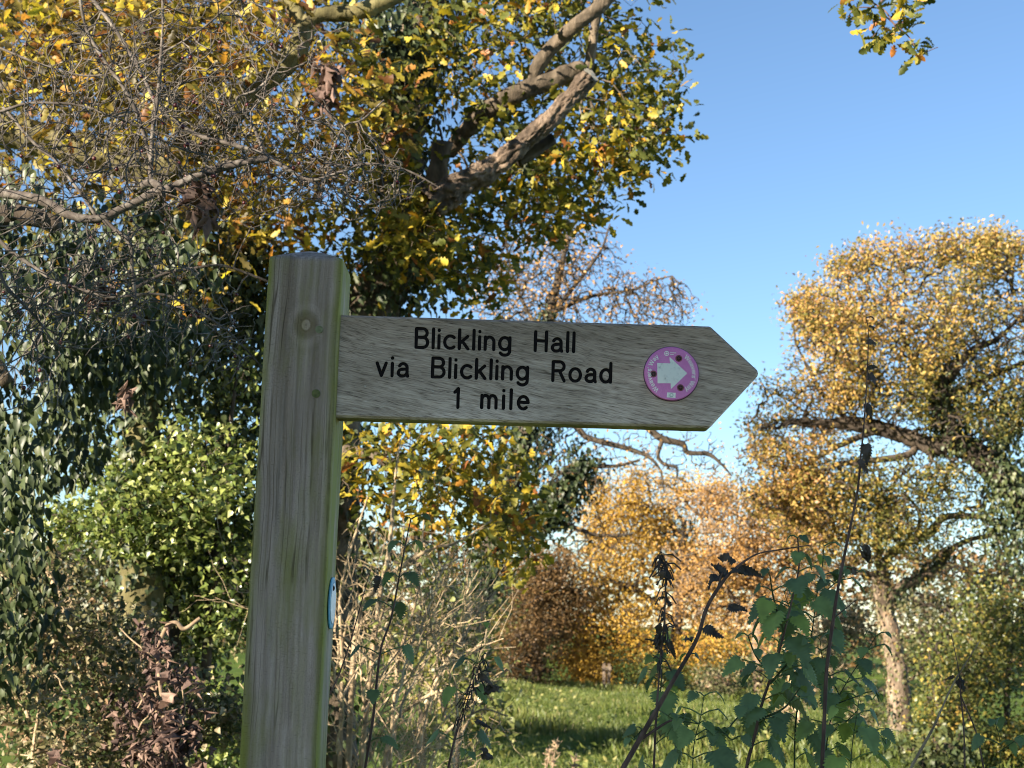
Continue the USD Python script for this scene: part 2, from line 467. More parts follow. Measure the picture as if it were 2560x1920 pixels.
# ------------------------------------------------------------------ ground and field
plain_ground = usdkit.material(stage, L('field_grass'), {
    'g': ('geometry', {}),
    'n': ('noise_texture', {'scale': 2.2, 'detail': 8.0, 'roughness': .7}),
    'n2': ('noise_texture', {'scale': .25, 'detail': 3.0}),
    'r': ('rgb_ramp', {'ramp': [(.3, (.04, .065, .014)), (.5, (.075, .12, .02)), (.7, (.13, .16, .04))]}),
    'r2': ('rgb_ramp', {'ramp': [(.4, (.8, .85, .8)), (.65, (1.25, 1.15, .9))]}),
    'mx': ('mix_color', {'blend_type': 'multiply', 'fac': 1.0, 'use_clamp_result': False}),
    'b': ('bump', {'strength': .7, 'distance': .05}),
    'p': ('principled_bsdf', {'roughness': .95, 'specular_ior_level': .1})},
    [('g.position', 'n.vector'), ('g.position', 'n2.vector'), ('n.fac', 'r.fac'), ('n2.fac', 'r2.fac'), ('r.color', 'mx.a'), ('r2.color', 'mx.b'),
     ('mx.result', 'p.base_color'), ('n.fac', 'b.height'), ('b.normal', 'p.normal')], surface='p.BSDF')

def ground_z(x, y):
    p = np.stack([np.asarray(x) * .18, np.asarray(y) * .18, np.zeros_like(np.asarray(x, float))], -1)
    return (meshkit.fbm(p, 3, 5) - .5) * .5 * np.clip((np.asarray(y, float) - 6) / 8, 0, 1)

gx = np.unique(np.r_[np.linspace(-400, -30, 20), np.linspace(-30, 30, 81), np.linspace(30, 400, 20)])
gy = np.unique(np.r_[np.linspace(-300, -10, 14), np.linspace(-10, 60, 94), np.linspace(60, 900, 24)])
GX, GY = np.meshgrid(gx, gy, indexing='ij')
GZ = ground_z(GX, GY)
V = np.stack([GX, GY, GZ], -1).reshape(-1, 3)
i, j = np.meshgrid(np.arange(len(gx) - 1), np.arange(len(gy) - 1), indexing='ij')
a = i * len(gy) + j
F = np.stack([a, a + len(gy), a + len(gy) + 1, a + 1], -1).reshape(-1, 4)
g = put(('/World', np.zeros(3)), 'ground', V, F, plain_ground, smooth=False)
stage.GetPrimAtPath(g[0]).SetCustomDataByKey('kind', 'structure')

rng = np.random.default_rng(11)
N = 90000
yy = 11 + 27 * rng.uniform(0, 1, N) ** 1.15
xx_ = (rng.uniform(-.06, .32, N)) * yy + rng.normal(0, .3, N)
hh = rng.uniform(.05, .14, N) * (1 + 1.2 * (meshkit.noise(np.stack([xx_ * .5, yy * .5, yy * 0], -1), 2) > .62))
pos = np.stack([xx_, yy, ground_z(xx_, yy) - .01], -1)
d = np.stack([rng.normal(0, .35, N), rng.normal(0, .35, N), np.ones(N)], -1)
nr = rng.normal(size=(N, 3)) + np.array([0, -1.0, .3])
V = place(BLADE, pos, d, nr, hh * .85, None)
F = (BLADE[1][None] + (np.arange(N) * 4)[:, None, None]).reshape(-1, 3)
ti = np.clip(rng.normal(.45, .2, N) + .5 * (meshkit.noise(np.stack([xx_ * .4, yy * .4, yy * 0], -1), 8) - .5), 0, 1)
g = put(('/World', np.zeros(3)), 'grass', V.reshape(-1, 3), F, MATS['grass_blade'], tint=np.repeat(ti, 4), kind='stuff')
pr = stage.GetPrimAtPath(g[0])
pr.SetCustomDataByKey('label', 'rough green meadow grass covering the sunlit field'); pr.SetCustomDataByKey('category', 'grass')

# low leafy weeds standing in the field
N = 4500
yy = 12 + 22 * rng.uniform(0, 1, N)
xx_ = rng.uniform(-.05, .33, N) * yy
keep = meshkit.fbm(np.stack([xx_ * .45, yy * .25, yy * 0], -1), 3, 21) > .56
xx_, yy = xx_[keep], yy[keep]; N = len(xx_)
pos = np.stack([xx_, yy, ground_z(xx_, yy) + rng.uniform(0, .28, N)], -1)
d, nr = rdirs(rng, N, 0, .6)
V = place(KITE, pos, d, nr, rng.uniform(.05, .11, N), None)
F = (KITE[1][None] + (np.arange(N) * 4)[:, None, None]).reshape(-1, 3)
g = put(('/World', np.zeros(3)), 'field_weeds', V.reshape(-1, 3), F, MATS['weed_leaf'], tint=np.repeat(rng.uniform(0, 1, N), 4), kind='stuff')
pr = stage.GetPrimAtPath(g[0])
pr.SetCustomDataByKey('label', 'low leafy weeds scattered over the rough meadow'); pr.SetCustomDataByKey('category', 'weeds')

# ------------------------------------------------------------------ the fingerpost
YF = 2.10                                     # distance of the post's front face
sign = thing('signpost', 'weathered wooden footpath signpost with pointed arm and pink waymark disc', 'signpost', (W(760, 1280, YF + .05)[0], YF + .05, 0))
xl, xr = W(662, 800, YF)[0], W(850, 800, YF)[0]
ztop = W(675, 643, YF)[2]
xc, hw = (xl + xr) / 2, (xr - xl) / 2
yc = YF + hw
PW = dict(xc=xc, hw=hw, yc=yc)

def wood_post_mat():
    kx, kz = W(765, 812, YF)[0], W(765, 812, YF)[2]
    return usdkit.material(stage, L('weathered_post_wood'), {
        'g': ('geometry', {}),
        # rings bend round the knot: push x away from it
        'off': ('vector_math', {'math_type': 'subtract', 'vector2': (kx, YF, kz)}),
        'sc': ('vector_math', {'math_type': 'multiply', 'vector2': (1.25, .3, 1.0)}),
        'ln': ('vector_math', {'math_type': 'length'}),
        'kf': ('map_range', {'from_min': .008, 'from_max': .05, 'to_min': 1.0, 'to_max': 0.0, 'clamp': True}),
        'mp': ('mapping', {'scale': (1, 1, .03)}),
        'wv': ('noise_texture', {'scale': 5.0, 'detail': 2.0}),
        'wa': ('vector_math', {'math_type': 'scale', 'scale': .012}),
        'ad': ('vector_math', {'math_type': 'add'}),
        'n1': ('noise_texture', {'scale': 120.0, 'detail': 6.0, 'roughness': .6}),
        'n1b': ('noise_texture', {'scale': 38.0, 'detail': 3.0, 'roughness': .5}),
        'kr': ('math', {'math_type': 'multiply', 'value2': 260.0}),
        'ks': ('math', {'math_type': 'sine'}),
        'km': ('math', {'math_type': 'multiply_add', 'value2': .13, 'value3': .5}),
        'gm': ('mix_float', {}),
        'sp': ('noise_texture', {'scale': 700.0, 'detail': 5.0, 'roughness': .75}),
        'gr': ('rgb_ramp', {'ramp': [(.22, (.155, .112, .09)), (.38, (.265, .20, .168)), (.52, (.335, .257, .222)), (.75, (.45, .355, .315))]}),
        'br': ('rgb_ramp', {'ramp': [(.36, (.68, .66, .60)), (.5, (1, 1, 1)), (.64, (1.18, 1.18, 1.16))]}),
        'm1': ('mix_color', {'blend_type': 'multiply', 'fac': 1.0, 'use_clamp_result': False}),
        'spr': ('rgb_ramp', {'ramp': [(.3, (.52, .51, .48)), (.5, (1, 1, 1)), (.72, (1.35, 1.35, 1.32))]}),
        'm2': ('mix_color', {'blend_type': 'multiply', 'fac': .8, 'use_clamp_result': False}),
        # green algae towards the edges and in patches
        'sx': ('separate_xyz', {}),
        'ex': ('math', {'math_type': 'subtract', 'value2': xc}),
        'ea': ('math', {'math_type': 'absolute'}),
        'em': ('map_range', {'from_min': hw * .72, 'from_max': hw * 1.0, 'to_min': 0.0, 'to_max': .55, 'clamp': True}),
        'an': ('noise_texture', {'scale': 14.0, 'detail': 5.0, 'roughness': .65}),
        'mp2': ('mapping', {'scale': (1, 1, .22)}),
        'as': ('math', {'math_type': 'multiply_add', 'value2': 2.2, 'value3': -1.12}),
        'aa': ('math', {'math_type': 'add', 'use_clamp': True}),
        'ak': ('math', {'math_type': 'multiply', 'value2': 1.6, 'use_clamp': True}),
        'm3': ('mix_color', {'blend_type': 'mix', 'b': (.20, .19, .045), 'use_clamp_result': False}),
        # dark ring round the knot
        'kd': ('rgb_ramp', {'ramp': [(0, (.55, .5, .45)), (.05, (1.0, .96, .9)), (.17, (1.05, 1.0, .93)), (.22, (.55, .50, .39)), (.32, (.74, .71, .58)), (.5, (.88, .87, .80)), (.6, (1, 1, 1))]}),
        'kn': ('math', {'math_type': 'multiply', 'value2': 24.0}),
        'm4': ('mix_color', {'blend_type': 'multiply', 'fac': 1.0, 'use_clamp_result': False}),
        'mpc': ('mapping', {'scale': (1, 1, .012)}),
        'nc': ('noise_texture', {'scale': 55.0, 'detail': 2.0}),
        'cr': ('rgb_ramp', {'ramp': [(.0, (1, 1, 1)), (.478, (1, 1, 1)), (.492, (.42, .40, .36)), (.500, (.42, .40, .36)), (.512, (1, 1, 1)), (.60, (1, 1, 1)), (.612, (.6, .58, .54)), (.624, (1, 1, 1)), (1, (1, 1, 1))]}),
        'mc': ('mix_color', {'blend_type': 'multiply', 'use_clamp_result': False}),
        'nf': ('noise_texture', {'scale': 9.0, 'detail': 3.0}),
        'cf': ('map_range', {'from_min': .42, 'from_max': .58, 'to_min': 0.0, 'to_max': 1.0, 'clamp': True}),
        'mpd': ('mapping', {'scale': (.5, 1, 3.5)}),
        'nd': ('noise_texture', {'scale': 260.0, 'detail': 4.0, 'roughness': .7}),
        'dr': ('rgb_ramp', {'ramp': [(.34, (.50, .48, .44)), (.42, (1, 1, 1)), (.66, (1, 1, 1)), (.74, (1.3, 1.3, 1.28))]}),
        'mdd': ('mix_color', {'blend_type': 'multiply', 'fac': .9, 'use_clamp_result': False}),
        'b': ('bump', {'strength': .55, 'distance': .0018}),
        'hh': ('math', {'math_type': 'multiply_add', 'value2': .35}),
        'p': ('principled_bsdf', {'roughness': .88, 'specular_ior_level': .2})},
        [('g.position', 'off.vector1'), ('off.vector', 'sc.vector1'), ('sc.vector', 'ln.vector1'), ('ln.value', 'kf.value'),
         ('g.position', 'wv.vector'), ('wv.color', 'wa.vector1'), ('g.position', 'ad.vector1'), ('wa.vector', 'ad.vector2'), ('ad.vector', 'mp.vector'),
         ('mp.vector', 'n1.vector'), ('mp.vector', 'n1b.vector'), ('ln.value', 'kr.value1'), ('kr.value', 'ks.value1'), ('ks.value', 'km.value1'),
         ('kf.result', 'gm.fac'), ('n1.fac', 'gm.a'), ('km.value', 'gm.b'), ('gm.result', 'gr.fac'), ('n1b.fac', 'br.fac'),
         ('gr.color', 'm1.a'), ('br.color', 'm1.b'), ('g.position', 'sp.vector'), ('sp.fac', 'spr.fac'), ('m1.result', 'm2.a'), ('spr.color', 'm2.b'),
         ('g.position', 'sx.vector'), ('sx.x', 'ex.value1'), ('ex.value', 'ea.value1'), ('ea.value', 'em.value'),
         ('g.position', 'mp2.vector'), ('mp2.vector', 'an.vector'), ('an.fac', 'as.value1'), ('as.value', 'aa.value1'), ('em.result', 'aa.value2'), ('aa.value', 'ak.value1'),
         ('ak.value', 'm3.fac'), ('m2.result', 'm3.a'), ('ln.value', 'kn.value1'), ('kn.value', 'kd.fac'), ('m3.result', 'm4.a'), ('kd.color', 'm4.b'),
         ('ad.vector', 'mpc.vector'), ('mpc.vector', 'nc.vector'), ('nc.fac', 'cr.fac'), ('g.position', 'nf.vector'), ('nf.fac', 'cf.value'), ('cf.result', 'mc.fac'), ('m4.result', 'mc.a'), ('cr.color', 'mc.b'),
         ('g.position', 'mpd.vector'), ('mpd.vector', 'nd.vector'), ('nd.fac', 'dr.fac'), ('mc.result', 'mdd.a'), ('dr.color', 'mdd.b'),
         ('mdd.result', 'p.base_color'), ('sp.fac', 'hh.value1'), ('n1.fac', 'hh.value3'), ('hh.value', 'b.height'), ('b.normal', 'p.normal')], surface='p.BSDF')

post_mat = wood_post_mat()
# post: rounded square prism with a low pyramid top, sampled in rings so that its faces can be uneven
def post_mesh():
    zs = np.r_[-.4, np.linspace(0, 1.2, 13), np.linspace(1.21, ztop - .004, 150)]
    rr = .006
    loop = []
    for k, (sx, sy) in enumerate([(1, -1), (1, 1), (-1, 1), (-1, -1)]):
        for t in np.linspace(0, 1, 5):
            an = math.radians(-90 + 90 * k + 90 * t)
            loop.append((sx * (hw - rr) + rr * math.cos(an), sy * (hw - rr) + rr * math.sin(an)))
        nx = [(1, 1), (-1, 1), (-1, -1), (1, -1)][k]
        p0 = np.array(loop[-1])
        an = math.radians(-90 + 90 * (k + 1))
        p1 = np.array([nx[0] * (hw - rr) + rr * math.cos(an), nx[1] * (hw - rr) + rr * math.sin(an)])
        for t in np.linspace(0, 1, 26)[1:-1]:
            loop.append(tuple(p0 * (1 - t) + p1 * t))
    loop = np.array(loop)
    n = len(loop)
    rings = []
    for z in zs:
        P = np.c_[xc + loop[:, 0], yc + loop[:, 1], np.full(n, z)]
        q = np.c_[P[:, 0] * 30, P[:, 1] * 30, P[:, 2] * 2.0]
        e = np.clip((np.abs(loop).min(1) - hw * .80) / (hw * .2), 0, 1)
        disp = (meshkit.fbm(q, 3, 4) - .5) * .0016 + (meshkit.fbm(P * np.array([160, 160, 5]), 2, 8) - .5) * .0009
        disp = disp - e * .006 * np.clip(meshkit.noise(P * np.array([9, 9, 7.0]), 31) - .55, 0, 1) * 2
        # long drying check left of the middle of the front, and a flaw on the left edge
        dx = loop[:, 0] - (-.31 * hw + .0012 * np.sin(z * 9) + .001 * np.sin(z * 31))
        front = loop[:, 1] < -hw + .002
        out = loop / np.linalg.norm(loop, axis=1, keepdims=True)
        P[:, :2] += out * disp[:, None]
        P[:, 1] += np.where(front, .0035 * np.exp(-(dx / .0014) ** 2) * (0.4 + .6 * (z < ztop - .16)), 0)
        rings.append(P)
    for t in (.03, .35, .7):
        P = rings[-1] if t == .03 else rings[-1]
    base = rings[-1]
    c = np.array([xc, yc, 0])
    for t, dz in ((.02, .003), (.30, .011), (.62, .019), (.9, .025)):
        P = base.copy()
        P[:, :2] = c[:2] + (base[:, :2] - c[:2]) * (1 - t)
        P[:, 2] = ztop + dz - .001
        rings.append(P)
    V = np.vstack(rings + [np.array([[xc, yc, ztop + .026]])])
    m = len(rings)
    i, j = np.meshgrid(np.arange(m - 1), np.arange(n), indexing='ij')
    q = np.stack([i * n + j, i * n + (j + 1) % n, (i + 1) * n + (j + 1) % n, (i + 1) * n + j], -1).reshape(-1, 4)
    F = np.vstack([q[:, [0, 1, 2]], q[:, [0, 2, 3]], np.stack([(m - 1) * n + np.arange(n), (m - 1) * n + (np.arange(n) + 1) % n, np.full(n, m * n)], 1)])
    return V, F
V, F = post_mesh()
post = put(sign, 'post', V, F, post_mat, smooth=True)
# two round wooden plugs that cover the bolts
for k, (px, py, r) in enumerate(((798, 824, .0062), (790, 984, .0068))):
    p = W(px, py, YF)
    c = m3.Manifold.cylinder(.012, r, r * .93, 28).rotate([90, 0, 0]).translate([p[0], YF + .0105, p[2]])
    V, F = from_manifold(c)
    put(post, 'bolt_plug', V, F, usdkit.material(stage, L(f'mossy_plug_{k}'), {
        'g': ('geometry', {}), 'n': ('noise_texture', {'scale': 180.0, 'detail': 5.0}),
        'r': ('rgb_ramp', {'ramp': [(.35, (.06, .065, .02)), (.65, (.14, .14, .045))] if k else [(.35, (.10, .105, .05)), (.65, (.19, .19, .11))]}),
        'b': ('bump', {'strength': .6, 'distance': .001}),
        'p': ('principled_bsdf', {'roughness': .9})}, [('g.position', 'n.vector'), ('n.fac', 'r.fac'), ('r.color', 'p.base_color'), ('n.fac', 'b.height'), ('b.normal', 'p.normal')], surface='p.BSDF'), smooth=False)
# blue waymark disc on the right-hand face of the post, seen nearly edge on
dc = Wn(836, 1508, yc)
disc_blue = plain_mat('blue_waymark', (.10, .30, .42), rough=.4)
disc_white = plain_mat('white_print', (.80, .76, .71), rough=.5)
dz = W(836, 1508, yc)[2]
xr_face = xc + hw
V, F = from_manifold(m3.Manifold.cylinder(.004, .0385, .0385, 64).rotate([0, 90, 0]).translate([xr_face - .0003, yc, dz]))
blue = put(sign, 'waymark_disc', V, F, disc_blue, smooth=30, label='small blue waymark disc on the right face of the post')
ring = m3.Manifold.cylinder(.001, .030, .030, 48)
V, F = from_manifold(ring.rotate([0, 90, 0]).translate([xr_face + .0036, yc, dz]))
put(blue, 'print', V, F, disc_white)
V, F = from_manifold(m3.Manifold.sphere(.004, 16).scale([.6, 1, 1]).translate([xr_face + .0048, yc - .012, dz + .022]))
rust = plain_mat('rusty_screw', (.035, .018, .014), rough=.7, noise=.4, scale=900)
put(blue, 'screw', V, F, rust, smooth=True)

# ---- the arm
YB = YF + .010
TB = .046
def BX(px, py):
    p = W(px, py, YB)
    return np.array([p[0], p[2]])
corners = [BX(866, 787), BX(1776, 815), BX(1902, 932), BX(1774, 1070), BX(848, 1043)]
corners[0][0] = xr - .05; corners[4][0] = xr - .05
e = (BX(1776, 815) - BX(866, 787)); e /= np.linalg.norm(e)
corners[0] = BX(866, 787) + e * (xr - .05 - BX(866, 787)[0]) / e[0]
e2 = (BX(1774, 1070) - BX(848, 1043)); e2 /= np.linalg.norm(e2)
corners[4] = BX(848, 1043) + e2 * (xr - .05 - BX(848, 1043)[0]) / e2[0]
poly = Polygon(corners).buffer(-.009).buffer(.009, 12)

def prism(poly, y0, y1):
    """Polygon in (x, z) extruded from y0 to y1 as a Manifold."""
    polys = [poly] if poly.geom_type == 'Polygon' else list(poly.geoms)
    tot = m3.Manifold()
    for g_ in polys:
        g_ = shapely.geometry.polygon.orient(g_)
        cs = m3.CrossSection([np.array(g_.exterior.coords)[:-1]] + [np.array(h.coords)[:-1] for h in g_.interiors], m3.FillRule.EvenOdd)
        mm = m3.Manifold.extrude(cs, y1 - y0).rotate([90, 0, 0])     # z -> -y
        tot = tot + mm.translate([0, y1, 0])
    return tot

bev = .0035
ins = poly.buffer(-bev)
pts = []
for q, y in ((ins, YB), (poly, YB + bev), (poly, YB + TB - bev), (ins, YB + TB)):
    c = np.array(q.exterior.coords)[:-1]
    pts.append(np.c_[c[:, 0], np.full(len(c), y), c[:, 1]])
arm = m3.Manifold.hull_points(np.vstack(pts))

# single stroke lettering: capitals 1 high, small letters .66
def arc(cx, cy, rx, ry, a0, a1, n=18):
    t = np.radians(np.linspace(a0, a1, n))
    return [(cx + rx * math.cos(q), cy + ry * math.sin(q)) for q in t]
X = .66
GLYPH = {
    'B': (.60, [[(0, 0), (0, 1), (.34, 1)] + arc(.34, .77, .23, .23, 90, -90) + [(0, .54)], [(.34, .54)] + arc(.35, .27, .26, .27, 90, -90) + [(0, 0)]]),
    'l': (0, [[(0, 0), (0, 1)]]),
    'i': (0, [[(0, 0), (0, X)], [(0, .93), (0, .95)]]),
    'c': (.48, [arc(.30, .33, .30, .33, 48, 312)]),
    'k': (.46, [[(0, 0), (0, 1)], [(.43, X), (0, .26)], [(.15, .40), (.46, 0)]]),
    'n': (.46, [[(0, 0), (0, X)], [(0, .40)] + arc(.23, .40, .23, .26, 180, 0) + [(.46, 0)]]),
    'g': (.54, [arc(.27, .34, .27, .32, 0, 360, 30), [(.54, X), (.54, -.08)] + arc(.28, -.06, .26, .22, 0, -150)]),
    'H': (.58, [[(0, 0), (0, 1)], [(.58, 0), (.58, 1)], [(0, .52), (.58, .52)]]),
    'a': (.48, [arc(.25, .45, .21, .21, 155, 0) + [(.46, .12), (.50, 0)], [(.46, .38), (.24, .36)] + arc(.20, .18, .20, .18, 100, 270) + arc(.22, .22, .24, .22, 275, 350)]),
    'v': (.48, [[(0, X), (.24, 0), (.48, X)]]),
    'R': (.60, [[(0, 0), (0, 1), (.34, 1)] + arc(.34, .76, .24, .24, 90, -90) + [(0, .52)], [(.34, .52), (.60, 0)]]),
    'o': (.56, [arc(.28, .33, .28, .33, 0, 360, 30)]),
    'd': (.52, [arc(.26, .33, .26, .33, 0, 360, 30), [(.52, 0), (.52, 1)]]),
    '1': (.18, [[(0, .80), (.18, 1), (.18, 0)]]),
    'm': (.76, [[(0, 0), (0, X)], [(0, .42)] + arc(.19, .42, .19, .24, 180, 0) + [(.38, 0)], [(.38, .42)] + arc(.57, .42, .19, .24, 180, 0) + [(.76, 0)]]),
    'e': (.52, [[(.0, .35), (.52, .35)] + arc(.26, .33, .26, .33, 4, 310)]),
}
def word(text, x0, x1, ybase, cap):
    """Lettering between pixels x0 and x1 on a base line through (x0, ybase); cap height in pixels."""
    wid = [GLYPH[c][0] for c in text]
    gap = ((x1 - x0) / cap - sum(wid)) / max(len(text) - 1, 1)
    out, x = [], 0.0
    for c, w in zip(text, wid):
        out.append([])
        for st in GLYPH[c][1]:
            q = []
            for (u, v_) in st:
                px = x0 + (x + u) * cap
                py = ybase + (px - x0) * .0305 - v_ * cap
                q.append(BX(px + v_ * cap * .0305, py))
            out[-1].append(LineString(q).buffer(.0026, 8))
        x += w + gap
    return out
lines_txt = [word('Blickling', 1040, 1274, 868, 47) + word('Hall', 1338, 1434, 876, 47),
             word('via', 942, 1018, 938, 47) + word('Blickling', 1081, 1318, 942, 47) + word('Road', 1382, 1526, 951, 47),
             word('1', 1136, 1146, 1018, 47) + word('mile', 1204, 1320, 1019, 47)]
shapes = [shapely.union_all(c).simplify(.0001) for s in lines_txt for c in s]
for s in shapes:
    arm = arm - prism(s, YB - .01, YB + .005)

arm_mat = usdkit.material(stage, L('weathered_arm_wood'), {
    'g': ('geometry', {}),
    'mpa': ('mapping', {'rotation': (0, math.radians(-9), 0), 'scale': (1, 1, 1)}),
    'wv': ('noise_texture', {'scale': 3.2, 'detail': 2.0}),
    'wa': ('vector_math', {'math_type': 'scale', 'scale': .035}),
    'ad': ('vector_math', {'math_type': 'add'}),
    'mp': ('mapping', {'scale': (.075, .6, 1)}),
    'n1': ('noise_texture', {'scale': 640.0, 'detail': 6.0, 'roughness': .62}),
    'n2': ('noise_texture', {'scale': 110.0, 'detail': 3.0}),
    'n3': ('noise_texture', {'scale': 7.0, 'detail': 4.0}),
    'sp': ('noise_texture', {'scale': 420.0, 'detail': 3.0, 'roughness': .75}),
    'mps': ('mapping', {'scale': (.35, 1, 1)}),
    'r1': ('rgb_ramp', {'ramp': [(.28, (.125, .092, .070)), (.37, (.315, .242, .20)), (.45, (.555, .437, .37)), (.58, (.68, .545, .465)), (.74, (.82, .70, .62))]}),
    'r2': ('rgb_ramp', {'ramp': [(.35, (.80, .79, .78)), (.65, (1.12, 1.12, 1.12))]}),
    'r3': ('rgb_ramp', {'ramp': [(.32, (.66, .64, .60)), (.62, (1.1, 1.1, 1.1))]}),
    'rs': ('rgb_ramp', {'ramp': [(.62, (0, 0, 0)), (.72, (.5, .5, .5))]}),
    'm1': ('mix_color', {'blend_type': 'multiply', 'fac': 1.0, 'use_clamp_result': False}),
    'm2': ('mix_color', {'blend_type': 'multiply', 'fac': 1.0, 'use_clamp_result': False}),
    'm3': ('mix_color', {'b': (.62, .62, .58)}),
    'mpc': ('mapping', {'scale': (.016, .5, 1)}),
    'nc': ('noise_texture', {'scale': 150.0, 'detail': 2.0}),
    'cr': ('rgb_ramp', {'ramp': [(.0, (1, 1, 1)), (.405, (1, 1, 1)), (.415, (.5, .47, .44)), (.425, (1, 1, 1)), (.485, (1, 1, 1)), (.495, (.36, .33, .30)), (.505, (1, 1, 1)), (.565, (1, 1, 1)), (.575, (.45, .42, .39)), (.585, (1, 1, 1)), (1, (1, 1, 1))]}),
    'mc': ('mix_color', {'blend_type': 'multiply', 'fac': .85, 'use_clamp_result': False}),
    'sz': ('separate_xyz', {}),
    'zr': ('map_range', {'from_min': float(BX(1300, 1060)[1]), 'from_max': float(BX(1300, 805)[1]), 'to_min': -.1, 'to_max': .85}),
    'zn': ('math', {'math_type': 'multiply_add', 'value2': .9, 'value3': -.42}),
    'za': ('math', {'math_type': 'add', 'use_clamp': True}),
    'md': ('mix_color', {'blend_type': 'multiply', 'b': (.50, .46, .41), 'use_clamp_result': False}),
    'b': ('bump', {'strength': .6, 'distance': .0012}),
    'p': ('principled_bsdf', {'roughness': .85, 'specular_ior_level': .2})},
    [('g.position', 'wv.vector'), ('wv.fac', 'wa.vector1'), ('g.position', 'ad.vector1'), ('wa.vector', 'ad.vector2'), ('ad.vector', 'mpa.vector'), ('mpa.vector', 'mp.vector'),
     ('mp.vector', 'n1.vector'), ('mp.vector', 'n2.vector'), ('g.position', 'n3.vector'), ('g.position', 'mps.vector'), ('mps.vector', 'sp.vector'),
     ('n1.fac', 'r1.fac'), ('n2.fac', 'r2.fac'), ('n3.fac', 'r3.fac'), ('sp.fac', 'rs.fac'),
     ('r1.color', 'm1.a'), ('r2.color', 'm1.b'), ('m1.result', 'm2.a'), ('r3.color', 'm2.b'), ('m2.result', 'm3.a'), ('rs.color', 'm3.fac'),
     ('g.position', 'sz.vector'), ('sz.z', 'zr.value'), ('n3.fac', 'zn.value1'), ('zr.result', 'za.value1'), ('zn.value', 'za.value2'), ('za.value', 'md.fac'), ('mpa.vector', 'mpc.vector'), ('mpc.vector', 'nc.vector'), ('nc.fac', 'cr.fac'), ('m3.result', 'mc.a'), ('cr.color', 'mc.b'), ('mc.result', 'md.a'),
     ('md.result', 'p.base_color'), ('n1.fac', 'b.height'), ('b.normal', 'p.normal')], surface='p.BSDF')
# shallow round seat for the disc
dcx, dcz = BX(1678, 935)
DR = 69.0 * YB / FPX * 1.0
V, F = from_manifold(arm)
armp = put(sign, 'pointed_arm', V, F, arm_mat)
ink = plain_mat('black_letter_paint', (.010, .007, .007), rough=.8, spec=.1)
for s in shapes:
    V, F = from_manifold(prism(s.buffer(-.00012), YB + .0016, YB + .0049))
    put(armp, 'letter', V, F, ink)

# pink disc: rounded edge, print in thin raised sheets
pink = usdkit.material(stage, L('pink_waymark'), {
    'g': ('geometry', {}), 'n': ('noise_texture', {'scale': 60.0, 'detail': 4.0}), 'n2': ('noise_texture', {'scale': 700.0, 'detail': 3.0}),
    'r': ('rgb_ramp', {'ramp': [(.35, (.60, .16, .42)), (.65, (.68, .21, .49))]}),
    'r2': ('rgb_ramp', {'ramp': [(.3, (.9, .9, .9)), (.7, (1.1, 1.1, 1.1))]}),
    'm': ('mix_color', {'blend_type': 'multiply', 'fac': 1.0, 'use_clamp_result': False}),
    'p': ('principled_bsdf', {'roughness': .42})},
    [('g.position', 'n.vector'), ('g.position', 'n2.vector'), ('n.fac', 'r.fac'), ('n2.fac', 'r2.fac'), ('r.color', 'm.a'), ('r2.color', 'm.b'), ('m.result', 'p.base_color')], surface='p.BSDF')
prof = m3.Manifold.cylinder(.0032, DR, DR, 96) + m3.Manifold.cylinder(.0040, DR - .0012, DR - .0012, 96)
disc = prof.rotate([90, 0, 0]).translate([dcx, YB - .0002, dcz])
YD = YB - .0042
V, F = from_manifold(disc)
dpart = put(sign, 'waymark_disc', V, F, pink, smooth=30, label='round pink plastic waymark disc with a white arrow')
rim = Point(dcx, dcz).buffer(DR + .0011, 48).difference(Point(dcx, dcz).buffer(DR - .0002, 48))
V, F = from_manifold(prism(rim, YB - .0006, YB + .001))
put(dpart, 'dark_rim', V, F, plain_mat('purple_edge', (.05, .012, .05), rough=.5))
S = YB / FPX
def dpt(dx, dy):
    return np.array([dcx + (dx * math.cos(.03) - 0 * dy) * S, dcz - dy * S - dx * S * .03])
arrow = Polygon([dpt(-37, -25), dpt(-4, -26), dpt(-6, -43), dpt(40, -3), dpt(-1, 40), dpt(-2, 25), dpt(-35, 27)]).buffer(-.0006).buffer(.0006)
stain = usdkit.material(stage, L('white_arrow_print'), {
    'g': ('geometry', {}), 'n': ('noise_texture', {'scale': 150.0, 'detail': 5.0, 'roughness': .7}),
    'r': ('rgb_ramp', {'ramp': [(.22, (.30, .28, .26)), (.36, (.68, .65, .61)), (.5, (.80, .76, .71))]}),
    'p': ('principled_bsdf', {'roughness': .5})}, [('g.position', 'n.vector'), ('n.fac', 'r.fac'), ('r.color', 'p.base_color')], surface='p.BSDF')
V, F = from_manifold(prism(arrow, YD - .0003, YD + .0004))
put(dpart, 'arrow', V, F, stain)

def on_disc(mesh):
    """Flat lettering (reads along +x, faces +z) laid on the disc: x -> x, y -> z, z -> -y."""
    v = np.array(mesh.vertices)
    return np.c_[v[:, 0], -v[:, 2], v[:, 1]], np.array(mesh.faces)

